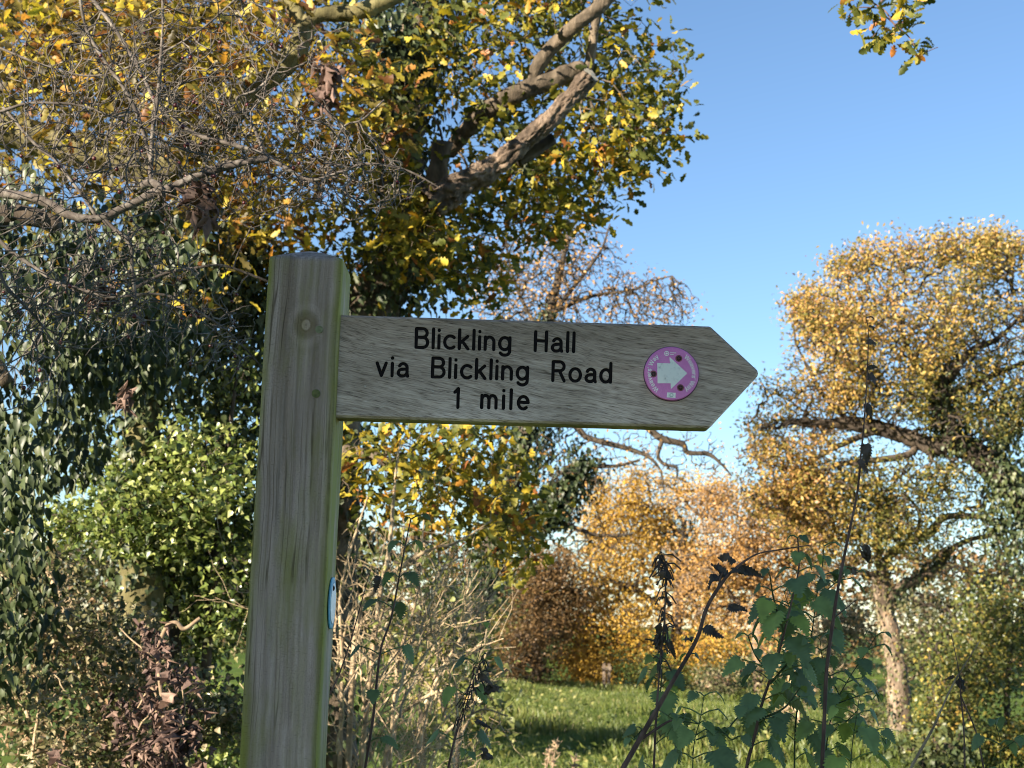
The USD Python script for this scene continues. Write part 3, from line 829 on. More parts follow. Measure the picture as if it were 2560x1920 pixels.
def arc_text(text, a_start, a_end, r, h, flip=False):
    """Characters spread from angle a_start to a_end (degrees, clockwise from the top), feet towards the disc's centre."""
    glyph = {}
    wid = []
    for c in text:
        if c == ' ':
            glyph[c] = None; wid.append(h * .35); continue
        if c == '\u2019' or c == "'":
            m = trimesh.creation.box([h * .13, h * .32, .0004]); m.apply_translation([h * .07, h * .85, .0002])
        else:
            m = meshkit.text_mesh(c, h, .0004, bold=True)
        m.apply_translation([-m.bounds[0][0], 0, 0])
        glyph[c] = m; wid.append(m.bounds[1][0])
    tot = sum(wid)
    span = math.radians(a_end - a_start) * r
    gap = (span - tot) / (len(text) - 1)
    s, parts = 0.0, []
    for c, w in zip(text, wid):
        if glyph[c] is not None:
            a = math.radians(a_start) + (s + w / 2) / r
            m = glyph[c].copy()
            m.apply_translation([-w / 2, r, 0])
            m.apply_transform(trimesh.transformations.rotation_matrix(-a, [0, 0, 1]))
            v, f = on_disc(m)
            put(dpart, 'letter', v + np.array([dcx, YD + .0001, dcz]), f, disc_white)
        s += w + gap
for a0, a1 in ((36, 140), (216, 322)):
    arc_text("Weavers' Way", a0, a1, DR * .755, DR * .155)
# council mark at the top: a swirl in a ring and two fine lines of print; below, a small white label with a ring
c0 = dpt(-13, -51)
sw = Point(*c0).buffer(6.4 * S, 24)
cutout = shapely.union_all([LineString([c0 + np.array([math.cos(t), math.sin(t) * .8]) * S * 4.0 * (1 - i * .0) for i, t in enumerate(np.linspace(a, a + 2.6, 12))]).buffer(.9 * S) for a in (.4, 3.5)])
sw = sw.difference(cutout)
bars = [shapely.box(c0[0] + 8.5 * S + k * 0, c0[1] + o * S, c0[0] + (24 if o > 0 else 18) * S, c0[1] + (o + 1.6) * S) for k, o in enumerate((1.2, -3.2))]
V, F = from_manifold(prism(shapely.union_all([sw] + bars), YD - .0003, YD + .0004))
put(dpart, 'council_emblem', V, F, disc_white)
lab = shapely.affinity.rotate(shapely.box(dcx - 11 * S, dcz - 62 * S, dcx + 11 * S, dcz - 49 * S), -2)
lab = shapely.affinity.translate(lab, 0, 0)
V, F = from_manifold(prism(lab, YD - .0003, YD + .0004))
lp = put(dpart, 'white_label', V, F, disc_white)
lc = Point(dcx + .5 * S, dcz - 55.5 * S)
lcs = lc.buffer(4.6 * S, 20).difference(lc.buffer(3.5 * S, 20))
V, F = from_manifold(prism(lcs, YD - .0005, YD + .0003))
put(dpart, 'label_ring', V, F, plain_mat('grey_print', (.22, .28, .28)))
for dx, dy in ((18, -40), (-46, 4), (23, 35)):
    c = dpt(dx, dy)
    hd = m3.Manifold.sphere(.0038, 24).scale([1, .32, 1]) - m3.Manifold.cube([.0042, .004, .0009], True).translate([0, -.0014, 0]) - m3.Manifold.cube([.0009, .004, .0042], True).translate([0, -.0014, 0])
    V, F = from_manifold(hd.translate([c[0], YD + .0002, c[1]]))
    put(dpart, 'screw', V, F, rust)
    st = Point(c[0], c[1]).buffer(.0053, 20)
    V, F = from_manifold(prism(st, YD - .00015, YD + .0003))
    put(dpart, 'rust_stain', V, F, plain_mat(f'rust_mark_{dx + 60}', (.22, .065, .075), rough=.8, noise=.5, scale=600))

# ------------------------------------------------------------------ trees: left-hand oak (mossy, yellow leaves)
def leaves_at_nodes(rng, pos, tips, ns, per, sigma, maxtips=3):
    k = np.where((np.arange(len(pos)) >= ns) & (tips <= maxtips))[0]
    k = np.repeat(k, per)
    return pos[k] + rng.normal(size=(len(k), 3)) * sigma

def clear_view(lines, widen=1.15, keep=.12, seed=0):
    """Leaves thin out on the near side of the given limbs (P, R): a filter for tree()."""
    Q = np.vstack([l[0] for l in lines]); R = np.concatenate([l[1] for l in lines])
    qx, qy, qz = project(Q)
    rp = R / qz * FPX * widen
    def f(P):
        r = np.random.default_rng(seed)
        px, py, z = project(P)
        hid = np.zeros(len(P), bool)
        for a, b, c, w in zip(qx, qy, qz, rp):
            hid |= ((px - a) ** 2 + (py - b) ** 2 < (w + 14) ** 2) & (z < c)
        return ~hid | (r.uniform(size=len(P)) < keep)
    return f

def tree(name, label, cat, Y, seeds, targets, bark, leafmat, tmpl, per, sigma, size, tint=(.5, .25), split=0, seed=1, tipr=.0016, twigbark=None, bf=.25, sides=4,
         droop=.3, maxtips=3, group=None, fine=None, limb_sides=16, tintfn=None, bump=.35, freq=9.0, twigname='twigs', jitter=.12, filt=None, gamma=2.3):
    """seeds: {part name: [px_line arguments...]}."""
    rng = np.random.default_rng(seed)
    lines = []
    for nm, polys in seeds.items():
        for pl in polys:
            off = 0.0
            lines.append((nm, *px_line(pl, Y)))
    base = lines[0][1]
    th = thing(name, label, cat, (base[0][0], base[0][1], 0), group)
    for i, (nm, P, R) in enumerate(lines):
        limb_part(th, nm, P, R, bark, limb_sides, bump, seed + i, freq)
    pos, parent, rad, tips, ns = dendrite([(P, R) for _, P, R in lines], targets, bf, tipr, gamma)
    V, F = twig_mesh(rng, pos, parent, rad, ns, sides, jitter, maxr=.6 * min(R.max() for _, _, R in lines))
    put(th, twigname, V, F, twigbark or bark, smooth=True, kind='stuff')
    if per:
        lp = leaves_at_nodes(rng, pos, tips, ns, per, sigma, maxtips)
        if filt is not None:
            lp = lp[filt(lp)]
        n = len(lp)
        d, nr = rdirs(rng, n, droop)
        sz = rng.uniform(*size, n)
        clump = meshkit.fbm(lp * 1.1, 2, seed + 40) - .5
        ti = np.clip(rng.normal(*tint, n) + clump * .5, 0, 1)
        if tintfn is not None:
            ti = tintfn(lp, ti, rng)
        foliage(th, tmpl, lp, d, nr, sz, ti, leafmat, split, fine=fine)
    return th, pos, tips, ns

rng = np.random.default_rng(5)
tA = np.vstack([blob(rng, 900, 250, 180, 420, 300, 6.6, 1.0, .45, 1.4), blob(rng, 500, 700, 250, 300, 330, 6.8, .9, .45, 1.4), blob(rng, 120, 300, 620, 330, 190, 6.9, .8, .45),
                blob(rng, 260, 100, -150, 500, 200, 6.8, 1.0, .4),
                blob(rng, 1500, 330, 220, 560, 420, 8.3, .7, .40, 1.4), blob(rng, 260, 600, 560, 200, 130, 8.2, .5), blob(rng, 260, 500, 640, 240, 170, 7.8, .5, .42, 1.4)])
def tintA(P, t, r):
    px, py, z = project(P)
    return np.clip(t + .12 * np.clip((px - 350) / 500, -1, 1), 0, 1)
thA, *_ = tree('oak_tree', 'mossy oak with bright yellow leaves filling the upper left, behind the bare hawthorn', 'tree', 6.9,
     {'trunk': [[(352, 1900, 120), (352, 1300, 105), (356, 900, 92), (360, 760, 86), (366, 640, 80), (372, 540, 84), (392, 430, 88)]],
      'limb': [[(392, 440, 84), (300, 405, 86), (200, 375, 92), (100, 345, 94), (0, 322, 96), (-140, 300, 100)],
               [(392, 440, 80), (440, 395, 84), (529, 325, 82), (590, 265, 78), (651, 205, 72), (712, 163, 62), (753, 105, 56), (750, 60, 50), (730, 10, 44), (700, -60, 40)],
               [(748, 70, 40), (800, 38, 46), (870, 32, 48), (940, 14, 44), (1030, -30, 40)]]},
     tA, MATS['mossy_bark'], MATS['oak_yellow_leaf'], OAK_S, 4, .08, (.05, .09), tint=(.42, .30), split=300, seed=3, fine=OAK, tintfn=tintA, twigbark=MATS['lichen_twig'],
     filt=clear_view([px_line([(392, 440, 84), (300, 405, 86), (200, 375, 92), (100, 345, 94), (0, 322, 96)], 6.9), px_line([(392, 440, 80), (440, 395, 84), (529, 325, 82), (590, 265, 78), (651, 205, 72), (712, 163, 62), (753, 105, 56), (750, 60, 50)], 6.9),
                      px_line([(748, 70, 40), (800, 38, 46), (870, 32, 48), (940, 14, 44)], 6.9), px_line([(356, 900, 92), (360, 760, 86), (366, 640, 80), (372, 540, 84), (392, 430, 88)], 6.9)], keep=.3))

# right neighbour: ivy-clad oak with the sawn limb
tB = np.vstack([blob(rng, 700, 1250, 200, 330, 330, 8.0, .8, .45, 1.5), blob(rng, 260, 1560, 230, 190, 220, 7.9, .6, .45, 1.8), blob(rng, 300, 1330, 480, 220, 130, 7.8, .6, .42, 1.8),
                blob(rng, 150, 1560, 340, 110, 140, 7.9, .5, .4, 1.8), blob(rng, 200, 1050, 560, 90, 130, 7.1, .25), blob(rng, 120, 950, 300, 120, 200, 7.1, .3), blob(rng, 160, 1160, 640, 160, 130, 7.9, .6, .42), blob(rng, 260, 950, 500, 200, 300, 7.8, .8, .45), blob(rng, 200, 1500, -100, 330, 100, 7.9, .7),
                blob(rng, 340, 1080, 1180, 250, 150, 7.0, .6, .42, 1.8), blob(rng, 90, 1270, 1330, 90, 110, 7.0, .4, .3, 1.8)])
ex, ey, ez = project(tB)
tB = tB[~((ex > 1700) | ((ex > 1480) & (ey > 560) & (ey < 900)))]
def tintB(P, t, r):
    px, py, z = project(P)
    t = np.where(py > 1000, .47 + (t - .42) * 1.0, t + .05 * (px < 1150))
    return np.clip(t, 0, 1)
seedsB = {'trunk': [[(800, 1920, 190), (808, 1500, 175), (815, 1200, 165), (850, 950, 160), (930, 760, 140), (1010, 630, 120), (1085, 500, 95)]],
          'limb': [[(1010, 630, 110, .2), (1000, 400, 120, .3), (1020, 200, 120, .35), (1060, 40, 110, .4), (1100, -100, 100, .4)],
                   [(1080, 510, 70, .05), (1092, 440, 62, .0), (1106, 352, 54, -.05)],
                   [(1120, 380, 40, .3), (1200, 290, 50, .1), (1285, 236, 54, .0), (1380, 200, 52, .0), (1460, 168, 46, .0)],
                   [(1330, 215, 36, .0), (1350, 155, 38, -.05), (1391, 106, 40, -.1), (1452, 53, 40, -.2), (1512, 5, 38, -.2), (1580, -60, 36, -.2)],
                   [(1468, 200, 26, .0), (1480, 120, 27, .0), (1492, 33, 26, .0), (1500, -40, 24, .0)],
                   [(815, 1180, 40, .0), (854, 1130, 34, -.3), (928, 1140, 30, -.35), (993, 1164, 26, -.4), (1047, 1184, 20, -.4), (1130, 1215, 15, -.4), (1230, 1270, 10, -.4)]]}
thB, posB, tipsB, nsB = tree('oak_tree', 'ivy-clad oak behind the signpost with a thick sawn-off limb', 'tree', 7.6, seedsB, tB, MATS['oak_bark'], MATS['oak_olive_leaf'], OAK_S, 4, .065,
     (.05, .09), tint=(.42, .26), split=300, seed=8, fine=OAK, tintfn=tintB, limb_sides=20, bump=.4,
     filt=clear_view([px_line([(1102, 488, 84), (1150, 468, 80), (1216, 436, 72), (1277, 386, 64), (1320, 350, 62), (1358, 317, 60), (1390, 285, 60), (1420, 252, 60), (1450, 220, 60), (1474, 190, 62)], 7.0), px_line([(1338, 187, 38), (1350, 155, 38), (1391, 106, 40), (1452, 53, 40), (1512, 5, 38)], 7.4),
                      px_line([(1092, 440, 62), (1106, 352, 54)], 7.6), px_line([(1340, 378, 62), (1392, 346, 60)], 7.1)]))
# the sawn limb itself with a flat pale cut
P, R = px_line([(1075, 508, 96), (1102, 488, 92), (1150, 464, 86), (1216, 430, 76), (1277, 382, 66), (1358, 313, 60), (1420, 250, 60), (1476, 188, 62)], 7.0, 8)
tl = P[-1] - P[-3]; tl /= np.linalg.norm(tl)
tc = CAM - P[-1]; tc -= tl * (tc @ tl); tc /= np.linalg.norm(tc)
seg = np.r_[0, np.cumsum(np.linalg.norm(np.diff(P, axis=0), axis=1))]
sq = np.linspace(0, seg[-1], 150)
Q = np.stack([np.interp(sq, seg, P[:, k]) for k in range(3)], 1)
V, F = tube(Q, np.interp(sq, seg, R) * .9, 60, cap=False, bump=.5, seed=77, freq=9.0, furrow=.22)
ring = V[-60:]
ring += tl * (-.75 * ((ring - P[-1]) @ tc))[:, None]
V[-60:] = ring
V[-120:-60] += tl * (-.7 * ((V[-120:-60] - P[-1]) @ tc))[:, None]
limb = put(thB, 'sawn_limb', V, F, MATS['limb_bark'], smooth=True, label='thick broken limb sawn off flat at its end')
cf = np.vstack([ring.mean(0) + (ring - ring.mean(0)) * .97 + tl * .004, ring.mean(0)[None] + tl * .006])
put(limb, 'cut_face', cf, np.stack([np.arange(60), (np.arange(60) + 1) % 60, np.full(60, 60)], 1), MATS['fresh_cut'])
P, R = px_line([(1290, 396, 50), (1330, 376, 44), (1362, 358, 38), (1384, 346, 34)], 7.12, 5)
limb_part(thB, 'limb_stub', P, R, MATS['dark_bark'], 18, .3, 5, 9.0)

def ivy_cover(th, name, lines, n, spread, size, mat, tint, seed, tmpl=IVY, split=0):
    """Ivy leaves over limbs: lines of (P, R)."""
    r = np.random.default_rng(seed)
    Ps, Rs = np.vstack([l[0] for l in lines]), np.concatenate([l[1] for l in lines])
    k = r.integers(0, len(Ps) - 1, n)
    base = Ps[k] + (Ps[np.minimum(k + 1, len(Ps) - 1)] - Ps[k]) * r.uniform(0, .9, n)[:, None] * (np.linalg.norm(Ps[np.minimum(k + 1, len(Ps) - 1)] - Ps[k], axis=1) < .5)[:, None]
    out = r.normal(size=(n, 3)); out /= np.linalg.norm(out, axis=1, keepdims=True)
    p = base + out * (Rs[k] * .95 + np.abs(r.normal(0, spread, n)))[:, None]
    d = out * .4 + r.normal(size=(n, 3)) * .35 + np.array([0, 0, -.9])
    nr = out + r.normal(size=(n, 3)) * .35 + np.array([0, 0, .4])
    foliage(th, tmpl, p, d, nr, r.uniform(*size, n), np.clip(r.normal(*tint, n), 0, 1), mat, split, name=name, leaf='ivy_leaf')

ivl = [px_line([(800, 1920, 190), (812, 1500, 170), (815, 1200, 160), (850, 950, 150), (930, 760, 130), (1000, 650, 120)], 7.6),
       px_line([(1010, 640, 110, .2), (1000, 400, 120, .3), (1020, 200, 150, .35), (1060, 40, 150, .4), (1100, -100, 100, .4)], 7.6),
       px_line([(880, 40, 60), (960, 120, 90), (1020, 200, 110)], 7.7)]
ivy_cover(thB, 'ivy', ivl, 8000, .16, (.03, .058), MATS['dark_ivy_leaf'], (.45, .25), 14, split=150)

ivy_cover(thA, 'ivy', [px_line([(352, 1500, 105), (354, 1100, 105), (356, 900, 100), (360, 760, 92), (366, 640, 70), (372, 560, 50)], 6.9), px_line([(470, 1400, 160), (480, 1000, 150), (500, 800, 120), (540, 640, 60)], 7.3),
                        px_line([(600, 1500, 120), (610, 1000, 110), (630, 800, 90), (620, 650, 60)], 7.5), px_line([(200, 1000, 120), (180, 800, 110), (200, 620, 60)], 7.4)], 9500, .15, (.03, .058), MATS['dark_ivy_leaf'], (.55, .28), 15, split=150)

# ------------------------------------------------------------------ the hanging oak spray at the top right
def spray():
    r = np.random.default_rng(77)
    Y = 5.2
    tw = {'twig': [[(2330, -120, 9), (2240, -30, 7), (2200, 20, 5), (2270, 90, 4), (2300, 130, 3), (2345, 118, 2)],
                   [(2180, 5, 5), (2215, 30, 4.5), (2240, 70, 3.5)], [(2200, 20, 4), (2140, 20, 3), (2120, 45, 2)], [(2215, 50, 3), (2180, 95, 2)], [(2240, 60, 3), (2290, 40, 2)]]}
    th = thing('oak_branch', 'end of an oak branch hanging alone into the top of the open sky', 'branch', W(2240, 0, Y))
    for pl in tw['twig']:
        P, R = px_line(pl, Y)
        V, F = tube(P, R, 6)
        put(th, 'twig', V, F, MATS['brown_stem'], smooth=True)
    spots = []
    for (cx, cy, rx, ry, n) in ((2120, 22, 40, 35, 12), (2180, 60, 45, 40, 16), (2200, 100, 35, 20, 10), (2255, 90, 50, 30, 20), (2265, 20, 60, 35, 18), (2285, 130, 25, 25, 9), (2320, 120, 25, 15, 5), (2180, 10, 60, 30, 12), (2240, -60, 150, 60, 60), (2270, 40, 40, 40, 14)):
        spots.append(blob(r, n, cx, cy, rx, ry, Y, .15))
    p = np.vstack(spots); n = len(p)
    d, nr = rdirs(r, n, .4, .9)
    foliage(th, OAK, p, d, nr, r.uniform(.045, .075, n), np.clip(r.normal(.4, .3, n), 0, 1), MATS['oak_olive_leaf'], 300)
spray()

# ------------------------------------------------------------------ bare hawthorn in front of the left-hand oak
YH = 3.6
haw = {'limb': [[(-120, 440, 30), (0, 480, 27), (102, 500, 26), (171, 537, 25), (228, 549, 24), (265, 541, 22), (330, 510, 24), (387, 482, 26), (407, 478, 26), (488, 443, 25), (570, 415, 22), (671, 395, 19)],
                [(255, 545, 16), (285, 572, 14), (325, 610, 12), (330, 667, 10), (340, 760, 7)],
                [(671, 397, 12), (700, 410, 11), (773, 450, 10), (850, 431, 10), (903, 411, 9), (972, 415, 8), (1029, 431, 6), (1100, 470, 4)],
                [(665, 392, 11), (651, 382, 11), (570, 358, 13), (500, 340, 13), (460, 317, 12), (430, 290, 8)]],
       'shoot': [[(380, 470, 14), (376, 448, 14), (382, 325, 12.5), (395, 244, 12), (401, 163, 10), (407, 61, 7), (405, -20, 6)],
                 [(378, 400, 10), (374, 390, 10), (346, 293, 11), (309, 220, 10.5), (260, 150, 10), (216, 73, 9), (199, -10, 8)],
                 [(392, 270, 9, .1), (362, 200, 10, .15), (325, 134, 11, .15), (285, 69, 12, .15), (225, -10, 13, .15)],
                 [(8, 268, 8), (90, 362, 9), (138, 399, 9), (175, 448, 9), (212, 496, 9), (240, 540, 9)],
                 [(-60, 290, 9, -.2), (0, 280, 9, -.2), (61, 260, 8, -.2), (122, 258, 8, -.2), (203, 264, 7, -.2), (285, 293, 6, -.2), (350, 317, 5, -.2)],
                 [(-40, 560, 11, -.2), (0, 682, 11, -.2), (24, 727, 10, -.2), (73, 775, 8, -.2), (110, 820, 6, -.2)],
                 [(-40, 560, 12, .1), (24, 625, 12, .1), (106, 682, 11, .1), (138, 706, 11, .1), (228, 731, 9, .1), (277, 743, 9, .1), (386, 735, 8, .1), (448, 751, 8, .1), (529, 800, 7, .1), (570, 828, 6, .1), (618, 877, 5, .1), (655, 918, 4, .1)],
                 [(334, 723, 10, .1), (407, 686, 9, .1), (488, 670, 8, .1), (557, 664, 8, .1), (635, 690, 7, .1), (690, 712, 5, .1)],
                 [(690, 180, 5, .2), (640, 225, 7, .2), (590, 250, 7, .2), (630, 310, 8, .2), (660, 385, 9, .1)],
                 [(0, 120, 7), (100, 160, 6), (220, 190, 6), (330, 165, 6), (480, 90, 6), (610, -20, 6)],
                 [(800, 500, 5, .2), (850, 330, 6, .2), (905, 300, 6, .2), (960, 250, 5, .2)]],
       'pollard_knob': [[(352, 466, 22, -.05), (372, 458, 24, -.05), (392, 462, 24, -.05), (404, 478, 22, -.05), (402, 500, 16, -.02)]]}
rng = np.random.default_rng(15)
tH = np.vstack([blob(rng, 1400, 250, 330, 330, 330, 3.65, .55), blob(rng, 900, 560, 380, 340, 200, 3.7, .5), blob(rng, 380, 880, 440, 180, 120, 3.7, .4), blob(rng, 800, 250, 720, 320, 180, 3.6, .5),
                blob(rng, 500, 480, 130, 340, 160, 3.7, .5), blob(rng, 160, 520, 840, 140, 140, 3.7, .3), blob(rng, 150, 60, 880, 120, 200, 3.5, .4)])
thH, posH, tipsH, nsH = tree('hawthorn', 'leafless grey hawthorn with a tangle of thorny twigs left of the signpost', 'tree', YH, haw, tH, MATS['lichen_twig'], MATS['withered_leaf'], KITE, 0, .1,
     (.02, .04), seed=21, tipr=.0013, bf=.55, sides=4, limb_sides=12, bump=.35, freq=28, jitter=.09, gamma=2.6)
r = np.random.default_rng(4)
k = r.choice(np.arange(nsH, len(posH)), 110)
bm = trimesh.creation.icosphere(1, .0052)
px, py, z = project(posH[k])
for q in posH[k]:
    V = np.array(bm.vertices) * r.uniform(.8, 1.15) + q - np.array([0, 0, .008])
    put(thH, 'berry', V, bm.faces, MATS['haw_berry'], smooth=True)
# short spur thorns and buds so that twigs are not smooth
k = r.integers(nsH, len(posH), 2600)
a_ = posH[k]; dd = r.normal(size=(len(k), 3)); dd /= np.linalg.norm(dd, axis=1, keepdims=True)
ln = r.uniform(.008, .026, len(k))
V = place((np.array([(-.05, 0, 0), (.05, 0, 0), (0, 0, .08), (0, 1, 0)]), np.array([(0, 1, 3), (1, 2, 3), (2, 0, 3)])), a_, dd, r.normal(size=(len(k), 3)), ln, None)
put(thH, 'thorns', V.reshape(-1, 3), (np.array([(0, 1, 3), (1, 2, 3), (2, 0, 3)])[None] + (np.arange(len(k)) * 4)[:, None, None]).reshape(-1, 3), MATS['lichen_twig'], kind='stuff')

# clumps of dead maple leaves caught in the twigs
def dead_clump(label, cx, cy, w, h, Y, n, seed, size=(.05, .085)):
    r = np.random.default_rng(seed)
    th = thing('dead_leaf_clump', label, 'dead leaves', W(cx, cy, Y))
    for i in range(n):
        px, py = cx + r.normal() * w * .35, cy + r.uniform(-.5, .5) * h
        p = W(px, py, Y + r.normal() * .03)
        d = np.array([[r.normal() * .35, r.normal() * .35, -1.0]])
        nr = np.array([[r.normal() * .7, -1.0 + r.normal() * .5, r.normal() * .4]])
        tm = MAPLES[r.integers(len(MAPLES))]
        tm = (tm[0] * np.array([r.uniform(.5, .9), 1, 1.5]), tm[1])
        V = place(tm, p[None], d, nr, np.array([r.uniform(*size)]), None)[0]
        put(th, 'leaf', V, tm[1], MATS['dead_maple_leaf'], smooth=True, tint=np.clip(r.normal(.45, .25), 0, 1))
dead_clump('clump of withered purple-brown leaves hanging below the hawthorn fork', 500, 495, 70, 100, 3.5, 13, 1)
dead_clump('clump of withered brown leaves hanging among yellow oak leaves above the signpost', 820, 195, 70, 110, 5.6, 14, 2, (.07, .12))
dead_clump('small clump of reddish dead leaves in shaded ivy at the left', 240, 725, 60, 50, 4.0, 9, 3)
dead_clump('single curled dead leaf cluster in the ivy left of the post', 312, 985, 30, 40, 4.0, 5, 6)

# ------------------------------------------------------------------ ivy-clad tree at the left edge, whose crown shades the path
rng = np.random.default_rng(31)
thI = thing('ivy_clad_tree', 'dark ivy-covered tree hanging into the left edge with long shaded leaves', 'tree', W(-330, 1500, 4.6) * np.array([1, 1, 0]))
tr = np.array([W(-330, 1500, 4.6) * [1, 1, 0], W(-320, 1000, 4.6), W(-380, 300, 4.5), W(-360, -200, 4.5)])
limb_part(thI, 'trunk', spline(tr, 8), np.linspace(.17, .07, len(spline(tr, 8))), MATS['dark_bark'], 16, .3, 2)
lim = [spline(np.array([W(-320, 1000, 4.6), W(-150, 650, 4.5), W(0, 540, 4.4), W(150, 560, 4.4)]), 8), spline(np.array([W(-330, 900, 4.6), W(-200, 800, 4.6), W(-60, 860, 4.6), W(20, 960, 4.6)]), 8)]
for P in lim:
    limb_part(thI, 'limb', P, np.linspace(.09, .025, len(P)), MATS['dark_bark'], 12, .3, 3)
# visible curtain
p = np.vstack([blob(rng, 1300, 0, 780, 230, 400, 4.6, .5, .50, 4.0), blob(rng, 900, 260, 720, 320, 250, 5.1, .5, .53, 4.5), blob(rng, 600, 10, 1300, 110, 420, 4.5, .4, .52, 4.0), blob(rng, 500, 330, 900, 260, 150, 5.2, .4, .50, 4.5), blob(rng, 650, 150, 1090, 140, 140, 5.4, .4), blob(rng, 500, 40, 1500, 130, 260, 5.0, .4)])
n = len(p)
d = rng.normal(size=(n, 3)) * .35 + np.array([0, 0, -1.0]); nr = rng.normal(size=(n, 3)) * .5 + np.array([-.2, -.9, .3])
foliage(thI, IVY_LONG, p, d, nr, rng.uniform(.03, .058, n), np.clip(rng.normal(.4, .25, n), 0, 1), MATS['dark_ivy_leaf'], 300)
# ------------------------------------------------------------------ the tall tree behind the viewpoint, towards the sun, that shades the signpost
thS = thing('shade_tree', 'tall ivy-covered tree standing out of the frame behind the viewpoint', 'tree', (-9.6, -6.6, 0))
P = spline(np.array([[-9.6, -6.6, -.2], [-9.5, -6.5, 2.5], [-9.7, -6.4, 5.2], [-9.6, -6.6, 7.2]]), 8)
limb_part(thS, 'trunk', P, np.linspace(.26, .08, len(P)), MATS['dark_bark'], 14, .3, 2)
for q_ in ([[-9.6, -6.5, 3.6], [-9.0, -5.4, 4.6], [-8.6, -4.6, 5.4]], [[-9.6, -6.5, 4.0], [-10.2, -7.6, 5.2], [-10.4, -8.6, 5.6]], [[-9.6, -6.5, 3.0], [-8.4, -7.4, 3.8], [-7.6, -8.4, 4.2]]):
    P = spline(np.array(q_), 6)
    limb_part(thS, 'limb', P, np.linspace(.10, .03, len(P)), MATS['dark_bark'], 10, .3, 3)
def in_crown(n):
    c0 = np.array([-.1, 2.1, 1.9]) + 13.0 * TOSUN
    h = np.array([TOSUN[1], -TOSUN[0], 0]); h /= np.linalg.norm(h)          # across the light
    c = [(-1.0, .0, 0, 1.0), (-1.0, -1.1, 0, .95), (.2, .1, .6, 1.15), (.2, -1.2, .3, 1.1), (1.4, .0, -.2, 1.15), (1.4, -1.3, .2, 1.1), (2.5, -.2, .4, 1.2), (2.5, -1.4, 0, 1.1), (-.4, .9, .2, .8), (.9, 1.0, 0, .95), (2.0, .9, .3, .9)]
    c = np.array([np.r_[c0 - h * a * 1.0 + TOSUN * b2 + np.array([0, 0, b]), r_] for a, b, b2, r_ in c])
    k = rng.integers(0, len(c), n)
    q = rng.normal(size=(n, 3)); q /= np.linalg.norm(q, axis=1, keepdims=True)
    return c[k, :3] + q * c[k, 3:] * rng.uniform(.15, 1, n)[:, None] ** .5
p = in_crown(36000); n = len(p)
d, nr = rdirs(rng, n, .5, .7)
V = place(IVY, p, d, nr, rng.uniform(.12, .20, n), None)
kk = V.shape[1]
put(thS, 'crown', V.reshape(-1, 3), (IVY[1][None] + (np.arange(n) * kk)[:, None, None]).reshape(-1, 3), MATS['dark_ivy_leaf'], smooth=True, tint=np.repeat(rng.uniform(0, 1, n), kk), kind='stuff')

# ------------------------------------------------------------------ sunlit ivy bush behind the post
def bush(name, label, cat, base_px, Y, blobs, stems, mat, tmpl, size, tint, bark, seed, split=0, tipr=.0018, per=4, sigma=.05, bf=.2, fine=None, maxtips=4, leafname='leaf', droop=.4, dens=None, keep=None, jitter=.14, leafp=1.0):
    r = np.random.default_rng(seed)
    tg = np.vstack([billow(r, *b[:7], k=max(4, b[0] // 45), size=.34) for b in blobs])
    if keep is not None:
        tg = tg[keep(tg)]
    b0 = W(*base_px, Y); b0[2] = 0
    th = thing(name, label, cat, b0)
    lines = [px_line(s, Y) for s in stems]
    for P, R in lines:
        V, F = tube(P, R, 8, bump=.25, seed=seed, freq=25)
        put(th, 'stem', V, F, bark, smooth=True)
    pos, parent, rad, tips, ns = dendrite(lines, tg, bf, tipr)
    V, F = twig_mesh(r, pos, parent, rad, ns, 4, jitter, maxr=.05)
    put(th, 'twigs', V, F, bark, smooth=True, kind='stuff')
    if per:
        p = leaves_at_nodes(r, pos, tips, ns, per, sigma, maxtips)
        p = p[r.uniform(size=len(p)) < leafp]
        n = len(p)
        d, nr = rdirs(r, n, droop, .8)
        ti = np.clip(r.normal(*tint, n) + (meshkit.fbm(p * 2.5, 2, seed) - .5) * .6, 0, 1)
        foliage(th, tmpl, p, d, nr, r.uniform(*size, n), ti, mat, split, fine=fine)
    return th

bush('ivy_bush', 'rounded ivy bush with glossy sunlit green leaves left of the post', 'bush', (430, 1900), 7.1,
     [(1300, 410, 1240, 230, 210, 6.9, .55, .40, 2.5), (800, 490, 1480, 190, 250, 7.1, .5, .40, 2.5), (400, 590, 1050, 90, 230, 7.4, .4), (400, 590, 1450, 80, 260, 7.3, .4), (200, 240, 1330, 140, 160, 6.9, .4, .44, 2.5), (420, 500, 1800, 180, 180, 7.1, .4), (300, 460, 2050, 200, 160, 7.1, .4)],
     [[(440, 2300, 40), (440, 1700, 36), (420, 1400, 28), (400, 1150, 14)], [(480, 2300, 30), (520, 1600, 26), (560, 1200, 16), (590, 950, 8)], [(420, 1700, 20), (330, 1450, 14), (260, 1300, 8)]],
     MATS['green_ivy_leaf'], IVY, (.022, .044), (.5, .28), MATS['dark_bark'], 51, split=300, per=6, sigma=.06)

